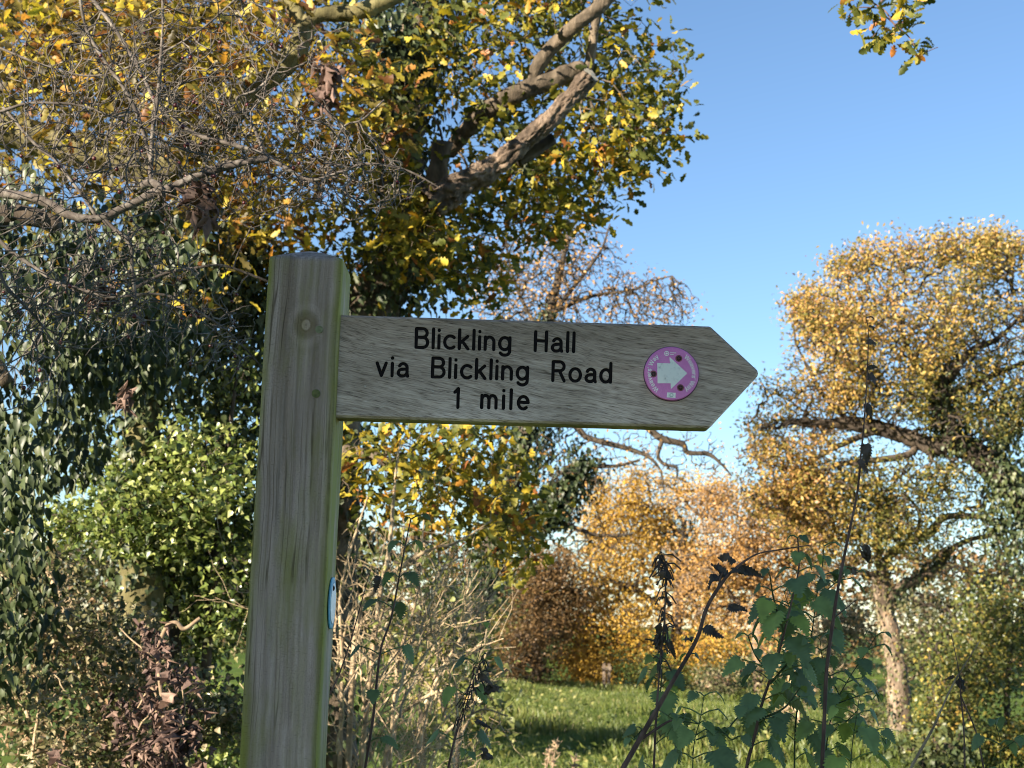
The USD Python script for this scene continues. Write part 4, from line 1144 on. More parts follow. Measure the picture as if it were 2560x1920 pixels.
# thin thicket at the lower left
bush('bramble_thicket', 'thin straggly thicket of small olive and tan leaves in the lower left corner', 'bush', (120, 1900), 5.6,
     [(1300, 170, 1700, 300, 260, 5.6, .8, .42, 2.5), (420, 60, 1430, 200, 170, 5.6, .6, .46, 2.5), (400, 420, 1830, 200, 130, 5.5, .5, .43, 2.5), (600, 150, 2000, 330, 170, 5.6, .6)],
     [[(60, 2500, 14), (80, 1900, 9), (130, 1650, 6), (150, 1480, 3)], [(300, 2500, 12), (280, 1900, 9), (220, 1680, 6), (120, 1540, 3)], [(-60, 1660, 9), (100, 1640, 8), (250, 1605, 7), (350, 1600, 4)],
      [(-40, 1800, 8), (60, 1740, 7), (180, 1680, 6), (300, 1660, 4)],  [(380, 2400, 10), (400, 1900, 8), (350, 1760, 5), (330, 1650, 3)]],
     MATS['bramble_leaf'], IVY, (.014, .034), (.45, .32), MATS['tan_twig'], 61, split=300, per=6, sigma=.05, bf=.4, tipr=.0022)

# withered plant with hanging brown leaves
def withered_plant():
    r = np.random.default_rng(9)
    Y = 4.3
    b = W(420, 1920, Y); b[2] = 0
    th = thing('withered_plant', 'withered plant with a crooked pale stem and crumpled brown leaves at bottom left', 'plant', b)
    for pl in ([(430, 2400, 12), (420, 1920, 11), (405, 1750, 10), (395, 1640, 11), (415, 1570, 12), (440, 1558, 13), (462, 1572, 11), (500, 1545, 8)],
               [(405, 1770, 6), (360, 1800, 5), (340, 1840, 4)], [(410, 1900, 6), (460, 1800, 5), (450, 1680, 3)], [(395, 1650, 5), (330, 1600, 4), (300, 1570, 3)], [(408, 1800, 5), (380, 1720, 6), (345, 1770, 5)]):
        P, R = px_line(pl, Y)
        V, F = tube(P, R, 8, bump=.25, freq=40)
        put(th, 'stem', V, F, MATS['straw_stem'], smooth=True)
    for (cx, cy, rx, ry, n, s) in ((390, 1660, 35, 90, 34, .04), (340, 1790, 70, 60, 46, .042), (440, 1820, 60, 70, 48, .055), (380, 1890, 120, 50, 60, .05), (470, 1690, 25, 40, 8, .05), (380, 1585, 40, 25, 8, .045)):
        for i in range(n):
            p = W(cx + r.normal() * rx * .6, cy + r.normal() * ry * .6, Y + r.normal() * .06)
            tm = MAPLES[r.integers(5)]
            tm = (tm[0] * np.array([r.uniform(.4, .9), 1, 2.0]), tm[1])
            V = place(tm, p[None], np.array([[r.normal() * .6, r.normal() * .5, -1.0]]), np.array([[r.normal(), -1, r.normal() * .7]]), np.array([s * r.uniform(.6, 1.2)]), None)[0]
            put(th, 'leaf', V, tm[1], MATS['dead_maple_leaf'], smooth=True, tint=np.clip(r.normal(.4, .28), 0, 1))
withered_plant()

# pale leafless shrub right of the post
shr = [[(880, 2300, 18), (905, 1900, 14), (930, 1650, 12), (953, 1471, 12), (973, 1372, 11), (988, 1199, 7), (1000, 1100, 4)],
       [(860, 2200, 18), (889, 1585, 14), (943, 1471, 13), (1017, 1407, 11), (1087, 1369, 9), (1126, 1362, 8), (1176, 1337, 5), (1230, 1300, 3)],
       [(930, 2100, 12), (978, 1827, 11), (1027, 1768, 10), (1101, 1728, 9), (1176, 1733, 6), (1250, 1700, 4)],
       [(1000, 2300, 14), (1060, 1800, 10), (1150, 1600, 8), (1240, 1480, 5)],
       [(840, 2200, 14), (855, 1700, 10), (850, 1500, 8), (875, 1380, 6), (920, 1240, 4)],
       [(960, 2200, 12), (990, 1700, 9), (1040, 1500, 7), (1060, 1300, 4)],
       [(1020, 2300, 12), (1080, 1900, 9), (1190, 1780, 6), (1270, 1790, 4)]]
def bare_shrub():
    r = np.random.default_rng(71)
    Y = 6.5
    b = W(960, 1900, Y); b[2] = 0
    th = thing('bare_shrub', 'pale leafless shrub of arching tan stems in sun just right of the post', 'shrub', b)
    for l_ in shr:
        P, R = px_line(l_, Y)
        limb_part(th, 'stem', P, R, MATS['tan_twig'], 8, .25, 71, 25)
    arcs = []
    for i in range(150):
        x0, y0 = r.uniform(830, 1200), r.uniform(1500, 2250)
        lean = r.normal(.25, .45)
        length = r.uniform(180, 520) * (1.0 if y0 > 1700 else .7)
        droop = r.uniform(.0, .9)
        y_ = Y + r.normal() * .45
        t = np.linspace(0, 1, 12)
        ax = x0 + length * (lean * t + .35 * np.sign(lean) * droop * t ** 2) + np.cumsum(r.normal(0, 5, 12))
        ay = y0 - length * (t - .55 * droop * t ** 2.5) + np.cumsum(r.normal(0, 4, 12))
        w = r.uniform(3.0, 7.5)
        P, R = px_line(np.c_[ax, ay, w * (1 - .75 * t), np.full(12, y_ - Y) + .25 * t * r.normal()], Y, 3)
        px, py, z = project(P)
        lim = np.interp(py, [1150, 1400, 1600, 1950], [1120, 1240, 1270, 1330])
        if (px > lim + 15).any() or py.min() < 1180:
            continue
        arcs.append((P, R))
    for P, R in arcs:
        put(th, 'stem', *tube(P, R, 6, bump=.2, freq=30), MATS['tan_twig'], smooth=True)
    tw, lp = [], []
    for P, R in arcs + [px_line(l_, Y) for l_ in shr]:
        for _ in range(r.integers(4, 9)):
            k = r.integers(2, len(P) - 1)
            d = P[k] - P[k - 1]; d /= np.linalg.norm(d) + 1e-9
            d = d + r.normal(size=3) * .7; d[2] += .15
            d /= np.linalg.norm(d)
            L_ = r.uniform(.08, .34)
            t = np.linspace(0, 1, 5)[:, None]
            q = P[k] + d * L_ * t + r.normal(size=3) * .25 * L_ * t ** 2 + r.normal(size=(5, 3)) * .006
            if (project(q)[0] > 1330).any():
                continue
            tw.append(tube(q, np.linspace(min(R[k] * .6, .0032), .0011, 5), 4, cap=False))
            if r.uniform() < .45:
                lp.append(q[-1])
    put(th, 'twigs', *join(tw), MATS['tan_twig'], smooth=True, kind='stuff')
    lp = np.repeat(np.array(lp), 2, 0) + r.normal(size=(2 * len(lp), 3)) * .02
    d, nr = rdirs(r, len(lp), .3, .8)
    foliage(th, IVY, lp, d, nr, r.uniform(.018, .036, len(lp)), np.clip(r.normal(.6, .25, len(lp)), 0, 1), MATS['weed_leaf'], 120)
bare_shrub()

# ------------------------------------------------------------------ middle distance: dark ivy-clad tree with bare limbs behind the arm
rng = np.random.default_rng(41)
YC = 18.0
tC = np.vstack([blob(rng, 1700, 1370, 700, 210, 190, 18.0, 1.2, .42, .9), blob(rng, 500, 1620, 760, 130, 80, 18.0, .9, .4, .9), blob(rng, 260, 1400, 1160, 120, 150, 18.0, 1.0, .42), blob(rng, 220, 1640, 1140, 180, 90, 18.0, .8),
                blob(rng, 180, 1450, 1330, 140, 110, 18.2, .8), blob(rng, 140, 1380, 640, 150, 90, 18, .8)])
seedsC = {'trunk': [[(1190, 1760, 66), (1200, 1500, 60), (1250, 1300, 56), (1305, 1105, 52), (1335, 950, 46), (1370, 800, 34), (1400, 680, 18), (1420, 590, 7)]],
          'limb': [[(1265, 1290, 34), (1360, 1285, 26), (1419, 1219, 24), (1470, 1170, 16), (1540, 1165, 9), (1600, 1150, 6)],
                   [(1335, 1000, 26), (1400, 1020, 22), (1453, 1080, 18), (1478, 1097, 16), (1571, 1122, 12), (1622, 1143, 9), (1651, 1177, 6), (1660, 1230, 4)],
                   [(1350, 880, 26), (1480, 930, 24), (1570, 1010, 22), (1622, 1070, 20), (1656, 1097, 18), (1706, 1110, 16), (1719, 1131, 13), (1769, 1135, 11), (1799, 1156, 7), (1830, 1190, 4)],
                   [(1656, 1099, 12), (1645, 1139, 10), (1660, 1160, 9), (1690, 1169, 7), (1693, 1194, 4)],
                   [(1385, 1300, 18), (1453, 1325, 12), (1495, 1338, 10), (1580, 1336, 5)],
                   [(1370, 800, 15), (1440, 710, 11), (1500, 630, 7), (1525, 560, 4)], [(1360, 850, 12), (1300, 740, 9), (1270, 640, 6), (1265, 560, 4)],
                   [(1385, 780, 12), (1480, 740, 9), (1580, 725, 7), (1640, 700, 5), (1680, 690, 3)]]}
thC, posC, tipsC, nsC = tree('ivy_clad_tree', 'half-bare tree with a dark ivy-wrapped trunk and crooked black limbs behind the sign arm', 'tree', YC, seedsC, tC, MATS['dark_bark'], MATS['pinkish_leaf'], KITE, 4, .10,
     (.035, .06), tint=(.5, .25), seed=43, tipr=.0045, bf=.35, limb_sides=8, maxtips=1, bump=.2, freq=4, filt=lambda P: rng.uniform(size=len(P)) < .5, gamma=2.4)
ivc = [px_line([(1200, 1500, 70), (1250, 1300, 100), (1305, 1130, 120), (1325, 1050, 110), (1345, 950, 70), (1370, 800, 30)], YC), px_line([(1330, 1290, 40), (1381, 1280, 40), (1419, 1219, 36), (1470, 1150, 30)], YC)]
ivy_cover(thC, 'ivy', ivc, 7000, .16, (.05, .085), MATS['dark_ivy_leaf'], (.3, .25), 44)

bush('hedgerow', 'dense shaded hedge seen through the gaps behind the left-hand bushes', 'hedge', (500, 1800), 15.0,
     [(900, 300, 1480, 420, 230, 15, .9, .40, 1.2), (600, 780, 1480, 240, 210, 15.2, .9, .38, 1.2), (700, -400, 1400, 450, 300, 15, 1.0)],
     [[(100, 2050, 30), (110, 1700, 22), (130, 1400, 10)], [(420, 2050, 30), (430, 1700, 22), (420, 1350, 10)], [(760, 2050, 30), (770, 1700, 20), (800, 1350, 8)], [(-300, 2050, 30), (-300, 1600, 16), (-320, 1350, 8)]],
     MATS['bramble_leaf'], KITE, (.05, .09), (.35, .25), MATS['dark_bark'], 85, per=8, sigma=.15, tipr=.004)

# pale bush under it, left of the field, and ivy-green filler behind the bare shrub
bush('hedge_shrub', 'dark green hedge shrub behind the bare tan stems at the field edge', 'shrub', (1100, 1800), 11.0,
     [(420, 1050, 1500, 210, 300, 11.0, 1.2, .42, 1.5), (200, 1150, 1720, 130, 140, 10.6, .8)],
     [[(1060, 2050, 20), (1050, 1600, 14), (1040, 1300, 6)], [(1140, 2000, 14), (1150, 1750, 10), (1170, 1600, 5)]],
     MATS['holly_leaf'], IVY, (.05, .085), (.3, .22), MATS['dark_bark'], 81, per=3, sigma=.12, tipr=.003)

# ------------------------------------------------------------------ far edge of the field
def far_tree(label, Y, trunk, blobs, mat, seed, size=(.055, .095), per=26, sigma=.25, tint=(.5, .25), bark='dark_bark', name='oak_tree', limbs=(), tipr=.012, maxtips=5, split=0, tmpl=KITE, bf=.25, tintfn=None, group=None):
    r = np.random.default_rng(seed)
    tg = np.vstack([billow(r, *b[:7]) for b in blobs])
    return tree(name, label, 'tree', Y, {'trunk': [trunk], **({'limb': list(limbs)} if limbs else {})}, tg, MATS[bark], MATS[mat], tmpl, per, sigma, size, tint=tint, seed=seed, tipr=tipr,
                limb_sides=8, bump=.2, freq=3, maxtips=maxtips, split=split, bf=bf, tintfn=tintfn, group=group)

far_tree('wide orange-leaved oak in the middle of the far field edge', 40.0, [(1690, 1735, 34), (1690, 1600, 30), (1700, 1450, 24), (1710, 1300, 12)],
         [(700, 1660, 1400, 240, 190, 40, 2.5, .46, .8), (420, 1520, 1580, 150, 140, 39, 2, .45, .8), (240, 1450, 1680, 90, 60, 38.5, 1.2, .4, .8), (220, 1570, 1290, 140, 80, 40, 1.5, .44, .8), (300, 1720, 1620, 170, 110, 39, 1.5, .44, .8), (60, 1500, 1225, 50, 35, 40, .8), (60, 1590, 1200, 55, 40, 40, .8), (70, 1700, 1215, 70, 40, 40, .8), (60, 1800, 1225, 60, 40, 40, .8)], 'orange_leaf', 101,
         limbs=[[(1690, 1560, 18), (1600, 1480, 14), (1500, 1440, 8)], [(1695, 1500, 16), (1800, 1400, 10), (1860, 1340, 6)], [(1690, 1620, 14), (1560, 1600, 10), (1460, 1640, 6)]])
far_tree('tan half-bare oak between the orange oak and the twisted tree', 36.0, [(1900, 1745, 36), (1895, 1620, 30), (1890, 1500, 24), (1880, 1350, 10)],
         [(600, 1880, 1360, 190, 150, 36, 2.0, .45, .8), (360, 2020, 1330, 130, 130, 35.5, 1.5), (380, 1830, 1270, 170, 75, 36, 1.4), (300, 1760, 1420, 130, 130, 36, 1.5), (260, 1960, 1450, 130, 110, 36, 1.4), (260, 1800, 1500, 160, 120, 36, 1.5, .42, .5), (150, 1950, 1560, 130, 100, 35, 1.2)], 'pinkish_leaf', 103, bark='pale_bark', per=11, tint=(.6, .25), sigma=.22,
         limbs=[[(1892, 1560, 16), (1800, 1450, 12), (1760, 1330, 6)], [(1890, 1500, 15), (1960, 1420, 11), (2040, 1330, 6)], [(1895, 1600, 12), (1960, 1530, 8), (2030, 1500, 4)]], tipr=.014)
far_tree('rust-brown shaded oak left of the orange oak at the far field edge', 38.0, [(1340, 1730, 26), (1340, 1620, 24), (1345, 1500, 14)],
         [(520, 1320, 1560, 140, 140, 38, 2), (200, 1300, 1690, 130, 50, 38, 1.5), (200, 1400, 1480, 100, 80, 38, 1.2), (240, 1260, 1490, 120, 100, 38.5, 1.5), (120, 1360, 1410, 60, 50, 38, 1)], 'rust_leaf', 107, limbs=[[(1340, 1620, 12), (1280, 1560, 8), (1240, 1520, 5)]])
far_tree('yellow-green low tree far left beyond the bare shrub', 34.0, [(1180, 1730, 24), (1180, 1600, 18), (1185, 1500, 8)],
         [(260, 1170, 1580, 120, 130, 34, 2, .40, .45), (150, 1060, 1640, 120, 90, 34, 1.5)], 'holly_leaf', 109)
r_ = np.random.default_rng(140)
n_ = 26000
X_ = r_.uniform(-26, 46, n_)
top_ = 3.2 + 3.6 * meshkit.fbm(np.stack([X_ * .22, X_ * 0, X_ * 0], -1), 3, 6)
p_ = np.stack([X_, 62 + r_.normal(0, 1.5, n_), top_ * r_.uniform(0, 1, n_) ** .7], -1)
d_, q_ = rdirs(r_, n_, .3)
V = place(KITE, p_, d_, q_, r_.uniform(.22, .42, n_), None)
w_ = put(('/World', np.zeros(3)), 'far_wood', V.reshape(-1, 3), (KITE[1][None] + (np.arange(n_) * 4)[:, None, None]).reshape(-1, 3), MATS['rust_leaf'],
         tint=np.repeat(np.clip(meshkit.fbm(p_ * .5, 2, 4) + r_.normal(0, .15, n_), 0, 1), 4), kind='stuff')
pr = stage.GetPrimAtPath(w_[0])
pr.SetCustomDataByKey('label', 'far brown wood along the horizon behind the field trees'); pr.SetCustomDataByKey('category', 'wood')

# a run of low hedge plants along the far field edge
for i, (cx, w, h, Y, mt, tn, lab) in enumerate(((1300, 110, 50, 39, 'rust_leaf', .5, 'low brown hedge bush at the far field edge, leftmost of the row'), (1500, 110, 48, 40, 'bramble_leaf', .6, 'low tan hedge bush under the orange oak'),
                                         (1650, 100, 60, 38, 'holly_leaf', .4, 'low green hedge bush under the right side of the orange oak'), (1820, 120, 80, 35, 'bramble_leaf', .45, 'tall olive hedge bush behind the nettle stems'),
                                         (2010, 120, 110, 32, 'holly_leaf', .5, 'green and tan hedge bush left of the twisted trunk'))):
    by = 1712 + (cx - 1280) * .0305 + (40 - Y) * 3
    bush('hedge_bush', lab, 'bush', (cx, by), Y, [(260, cx, by - h * .6, w, h, Y, 1.2, .38, .6)], [[(cx, by + 20, 8), (cx, by - h * .5, 6), (cx + 10, by - h, 3)], [(cx - 30, by + 15, 6), (cx - 50, by - h * .5, 4)]],
         MATS[mt], KITE, (.06, .11), (tn, .3), MATS['dark_bark'], 120 + i, per=10, sigma=.2, tipr=.01)

# weathered field post
fp = thing('fence_post', 'pale weathered post standing at the far edge of the field under the orange oak', 'fence post', W(1515, 1712, 36.5) * [1, 1, 0])
for dx in (-.055, .065):
    p = W(1515, 1712, 36.5)
    bx_ = m3.Manifold.hull(m3.Manifold.cube([.075, .09, .66], True) + m3.Manifold.cube([.04, .05, .70], True)).translate([p[0] + dx, 36.5, .26])
    V, F = from_manifold(bx_)
    put(fp, 'upright', V, F, MATS['pale_bark'])
V, F = from_manifold(m3.Manifold.cube([.24, .05, .09], True).translate([p[0] + .005, 36.44, .48]))
put(fp, 'rail', V, F, MATS['pale_bark'])

# ------------------------------------------------------------------ big golden oak on the right
rng = np.random.default_rng(201)
YD_ = 20.0
blobsD = [(260, 2090, 800, 110, 130, 20, 1.2, .42, 1.5), (300, 2130, 1020, 180, 110, 20, 1.2, .44, 1.5), (800, 2330, 850, 270, 240, 20, 1.7, .44, 1.5), (500, 2240, 840, 250, 210, 19.6, 1.4, .45, 1.5), (300, 2080, 900, 130, 200, 20, 1.0, .44, 1.5), (420, 2480, 760, 180, 180, 20, 1.3, .42, 1.5),
          (60, 2110, 665, 45, 40, 20, .5), (60, 2170, 640, 40, 40, 20, .5), (90, 2260, 640, 70, 50, 20, .6), (120, 2420, 620, 90, 50, 20, .7), (70, 2500, 610, 60, 45, 20, .6), (60, 2000, 780, 40, 50, 20, .5), (40, 2350, 630, 35, 50, 20, .4),
          (50, 1930, 960, 40, 40, 20, .5), (220, 1960, 1090, 120, 100, 20, .9, .44, 1.5), (300, 2060, 1220, 170, 110, 20.4, 1.0, .45, 1.5), (420, 2430, 1010, 200, 150, 19.8, 1.2, .42, 1.5), (350, 2650, 900, 150, 250, 20, 1.2), (420, 2330, 1210, 260, 120, 20, 1), (500, 2080, 1280, 190, 110, 20.3, .8), (260, 1960, 1190, 130, 90, 20.2, .8), (240, 2230, 1330, 150, 90, 20.2, .8)]
tD = np.vstack([np.vstack([billow(rng, b[0] // 2, *b[1:7], k=max(3, b[0] // 35)), blob(rng, b[0] // 2, *b[1:7])]) if b[0] > 150 else blob(rng, *b) for b in blobsD])
ex, ey, ez = project(tD)
tD = tD[~((ex < 1960) & (ey < 960))]
seedsD = {'trunk': [[(2700, 1950, 150), (2690, 1700, 130), (2660, 1480, 120), (2600, 1300, 105), (2535, 1217, 86), (2453, 1148, 70), (2413, 1120, 62), (2352, 1099, 58)]],
          'limb': [[(2380, 1105, 54), (2330, 1115, 50), (2230, 1079, 44), (2128, 1059, 38), (2026, 1059, 22), (1977, 1055, 15), (1937, 1071, 9), (1890, 1040, 5)],
                   [(2400, 1115, 44), (2370, 1050, 38), (2352, 998, 34), (2392, 916, 26), (2440, 870, 20), (2494, 847, 15), (2560, 780, 10)],
                   [(2352, 1000, 26), (2300, 930, 20), (2260, 850, 14), (2230, 760, 8)],
                   [(2352, 1000, 20), (2420, 970, 22), (2500, 930, 18), (2580, 900, 12)],
                   [(2200, 1075, 20), (2130, 1100, 16), (2050, 1140, 13), (1990, 1180, 10), (1930, 1160, 6), (1870, 1140, 4)],
                   [(2128, 1059, 16), (2060, 990, 12), (2020, 920, 8), (1990, 860, 5)],
                   [(2040, 1145, 10), (2010, 1220, 8), (1950, 1270, 6), (1880, 1250, 4)],
                   [(2300, 1100, 24), (2260, 1140, 18), (2100, 1160, 14), (2040, 1190, 10)]]}
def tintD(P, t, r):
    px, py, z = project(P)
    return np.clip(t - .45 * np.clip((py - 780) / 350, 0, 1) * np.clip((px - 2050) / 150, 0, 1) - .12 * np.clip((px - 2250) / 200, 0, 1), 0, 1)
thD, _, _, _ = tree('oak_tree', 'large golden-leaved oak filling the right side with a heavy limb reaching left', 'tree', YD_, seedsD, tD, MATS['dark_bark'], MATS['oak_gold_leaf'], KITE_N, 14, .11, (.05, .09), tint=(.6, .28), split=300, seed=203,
     filt=clear_view([px_line(l_, YD_) for l_ in seedsD['limb'][:2]] + [px_line(seedsD['trunk'][0][3:], YD_)], widen=1.05, keep=.14),
                    tipr=.008, limb_sides=12, bump=.3, freq=3.5, tintfn=tintD, maxtips=3)
ivd = [px_line([(2690, 1700, 130), (2660, 1480, 140), (2600, 1300, 130), (2520, 1200, 100)], YD_), px_line([(2400, 1115, 30), (2370, 1050, 30), (2352, 998, 30), (2340, 950, 20)], YD_), px_line([(2480, 1130, 30), (2520, 1050, 60), (2580, 1000, 60)], YD_)]
ivd.append(px_line([(2500, 1180, 60), (2540, 1260, 150), (2570, 1400, 160)], YD_ - .3))
ivy_cover(thD, 'ivy', ivd, 6500, .22, (.05, .09), MATS['dark_ivy_leaf'], (.6, .25), 204)

# twisted tree with the sunlit trunk
seedsE = {'trunk': [[(2256, 1885, 92), (2252, 1855, 72), (2247, 1754, 58), (2242, 1672, 52), (2230, 1591, 48), (2209, 1522, 44), (2201, 1473, 44), (2208, 1430, 40)]],
          'limb': [[(2205, 1455, 26), (2173, 1440, 20), (2128, 1424, 15), (2080, 1440, 9), (2030, 1430, 5)],
                   [(2205, 1440, 30), (2209, 1408, 26), (2242, 1375, 24), (2283, 1351, 23), (2327, 1330, 22), (2360, 1294, 20), (2433, 1290, 16), (2500, 1300, 10), (2560, 1290, 6)],
                   [(2212, 1525, 24), (2242, 1473, 26), (2311, 1440, 24), (2352, 1408, 22), (2376, 1375, 18), (2433, 1347, 14), (2515, 1335, 8)],
                   [(2206, 1440, 26), (2193, 1367, 22), (2205, 1306, 18), (2200, 1250, 12), (2180, 1190, 7)],
                   [(2193, 1370, 14), (2140, 1340, 11), (2090, 1350, 8), (2040, 1320, 4)], [(2283, 1351, 12), (2300, 1290, 10), (2270, 1240, 6)]]}
rng = np.random.default_rng(211)
tE = np.vstack([blob(rng, 220, 2180, 1330, 170, 130, 20.8, 1.0, .4, .9), blob(rng, 160, 2400, 1340, 170, 90, 20.8, .9), blob(rng, 80, 2060, 1400, 90, 60, 20.8, .7)])
thE, *_ = tree('twisted_tree', 'twisted tree with a pale sunlit trunk and curling limbs right of the nettles', 'tree', 20.8, seedsE, tE, MATS['pale_bark'], MATS['oak_gold_leaf'], KITE, 4, .14, (.045, .075), tint=(.4, .25), seed=213,
     tipr=.007, limb_sides=12, bump=.35, freq=4, maxtips=2)

ivy_cover(thE, 'ivy', [px_line(seedsE['trunk'][0], 20.8)], 1500, .03, (.03, .06), MATS['bramble_leaf'], (.7, .25), 214)
ivy_cover(thE, 'dark_ivy', [px_line([(2250, 1900, 90), (2250, 1760, 60)], 20.8), px_line([(2212, 1500, 20), (2300, 1440, 20), (2376, 1375, 16)], 20.8)], 700, .08, (.04, .07), MATS['dark_ivy_leaf'], (.4, .25), 215)

# bushes under the trees on the right
bush('holly_bush', 'mottled green and yellow bush below the big oak at the right edge', 'bush', (2440, 1880), 17.0,
     [(650, 2430, 1640, 190, 210, 17.0, 1.3, .40, 1.0), (260, 2540, 1560, 120, 150, 17, 1.0), (240, 2400, 1790, 170, 100, 16.6, .8), (260, 2470, 1850, 150, 80, 16.6, .7)],
     [[(2420, 1960, 24), (2420, 1760, 18), (2430, 1550, 8)], [(2520, 1960, 20), (2520, 1700, 14), (2550, 1500, 6)], [(2400, 1900, 12), (2340, 1750, 8), (2320, 1600, 4)]],
     MATS['holly_leaf'], IVY, (.035, .065), (.40, .28), MATS['dark_bark'], 221, split=300, per=9, sigma=.15, tipr=.004)
bush('tan_bush', 'pale tan and green bush behind the tall nettle, left of the twisted trunk', 'bush', (2080, 1840), 23.0,
     [(420, 2080, 1640, 150, 170, 23, 1.2, .40, .9), (200, 1960, 1730, 110, 80, 23.5, 1.0), (120, 2150, 1760, 80, 80, 22.5, .7)],
     [[(2080, 1860, 14), (2080, 1700, 10), (2090, 1540, 5)], [(2000, 1850, 12), (1990, 1740, 8), (1960, 1660, 4)]],
     MATS['bramble_leaf'], KITE, (.045, .08), (.6, .25), MATS['tan_twig'], 223, per=7, sigma=.16, tipr=.006)
bush('low_bush', 'low dark bush at the foot of the twisted trunk', 'bush', (2340, 1900), 16.0, [(260, 2340, 1880, 110, 45, 16, .7)], [[(2340, 1960, 8), (2340, 1880, 5), (2350, 1850, 3)]],
     MATS['dark_ivy_leaf'], IVY, (.05, .09), (.8, .2), MATS['dark_bark'], 225, per=4, sigma=.1, tipr=.004)
bush('thorn_hedge', 'dense olive hedge behind the holly at the right edge', 'hedge', (2500, 1800), 26.0, [(420, 2440, 1560, 260, 170, 26, 1.5, .36, .7), (200, 2300, 1700, 160, 100, 26, 1.0), (420, 2380, 1500, 200, 120, 26, 1.2), (260, 2540, 1450, 130, 130, 26, 1.2)],
     [[(2440, 1850, 14), (2440, 1700, 10), (2450, 1500, 5)]], MATS['bramble_leaf'], KITE, (.06, .10), (.35, .25), MATS['dark_bark'], 227, per=7, sigma=.25, tipr=.008)

# ------------------------------------------------------------------ nettles and dry stems close by
def ground_point(P):
    q = P.copy(); q[2] = 0
    return q

def nettle(label, Y, stem, side=(), seed=0, leaf=(.045, .075), step=.045, width=6.5, tint=(.45, .22), stemmat='green_stem', top=0.0, start=0.0, group=None, name='nettle', leafmat='nettle_leaf', skip=.12):
    """stem: pixels from the top down; it goes on to the ground below the frame."""
    r = np.random.default_rng(seed)
    P, _ = px_line([(a_, b_, 1) for a_, b_ in stem], Y, 6)
    foot = P[-1] + (P[-1] - P[0]) / max(P[0][2] - P[-1][2], .05) * min(P[-1][2], 2.0) * .35
    foot = np.array([foot[0], foot[1], 0.0])
    full = np.vstack([P, (P[-1] + foot) / 2 + r.normal(size=3) * .01, foot])
    th = thing(name, label, 'plant', foot, group)
    s = np.r_[0, np.cumsum(np.linalg.norm(np.diff(full, axis=0), axis=1))]
    R = width * .38 * Y / FPX * np.interp(s, [0, .3, 1.6], [.45, 1.0, 1.25])
    V, F = tube(full, R, 8, bump=.15, freq=60, seed=seed)
    put(th, 'stem', V, F, MATS[stemmat], smooth=True)
    lines = [(P, R[:len(P)], 1.0)]
    for sd in side:
        Q, _ = px_line([(a_, b_, 1, c_) for a_, b_, c_ in sd], Y, 5)
        V, F = tube(Q, np.linspace(.55, .3, len(Q)) * width / 2 * Y / FPX, 6)
        put(th, 'side_shoot', V, F, MATS['green_stem'], smooth=True)
        lines.append((Q[::-1], None, .9))
    for P_, _, sc in lines:
        s = np.r_[0, np.cumsum(np.linalg.norm(np.diff(P_, axis=0), axis=1))]
        at = start if sc == 1.0 else 0.0
        ph = r.uniform(0, 6.28)
        while at < s[-1]:
            p = np.array([np.interp(at, s, P_[:, k]) for k in range(3)])
            grow = np.clip((at + .03) / .12, .35, 1)
            for q in (0, math.pi):
                if r.uniform() < skip:
                    continue
                an = ph + q + r.normal() * .3
                hd = np.array([math.cos(an), math.sin(an), 0])
                pet = .02 * grow + r.uniform(0, .022)
                p1 = p + hd * pet + np.array([0, 0, .35 * pet])
                d = hd + np.array([0, 0, -.55 - r.uniform(0, .7)])
                nr = np.array([0, -.45, .9]) + hd * .5 + r.normal(size=3) * .3
                sz = r.uniform(*leaf) * grow * sc * .84
                V = place(NETTLE, p1[None], d[None], nr[None], np.array([sz]), None)[0]
                V += (meshkit.noise(V * 45, seed) - .5)[:, None] * np.array([0.006, .006, .012]) * sz / .06
                f = NETTLE[1]
                tv, tf = tube([p, (p + p1) / 2 + np.array([0, 0, .002]), p1, p1 + (V[7] - p1) * .3], [.0011, .001, .0009, .0006], 4, cap=False)
                VV, FF = join([(V, f), (tv, tf)])
                put(th, 'leaf', VV, FF, MATS[leafmat], smooth=True, tint=np.clip(r.normal(*tint), 0, 1))
            ph += math.pi / 2 + r.normal() * .15
            at += step * r.uniform(.75, 1.25) * (.6 + .4 * grow)
    return th

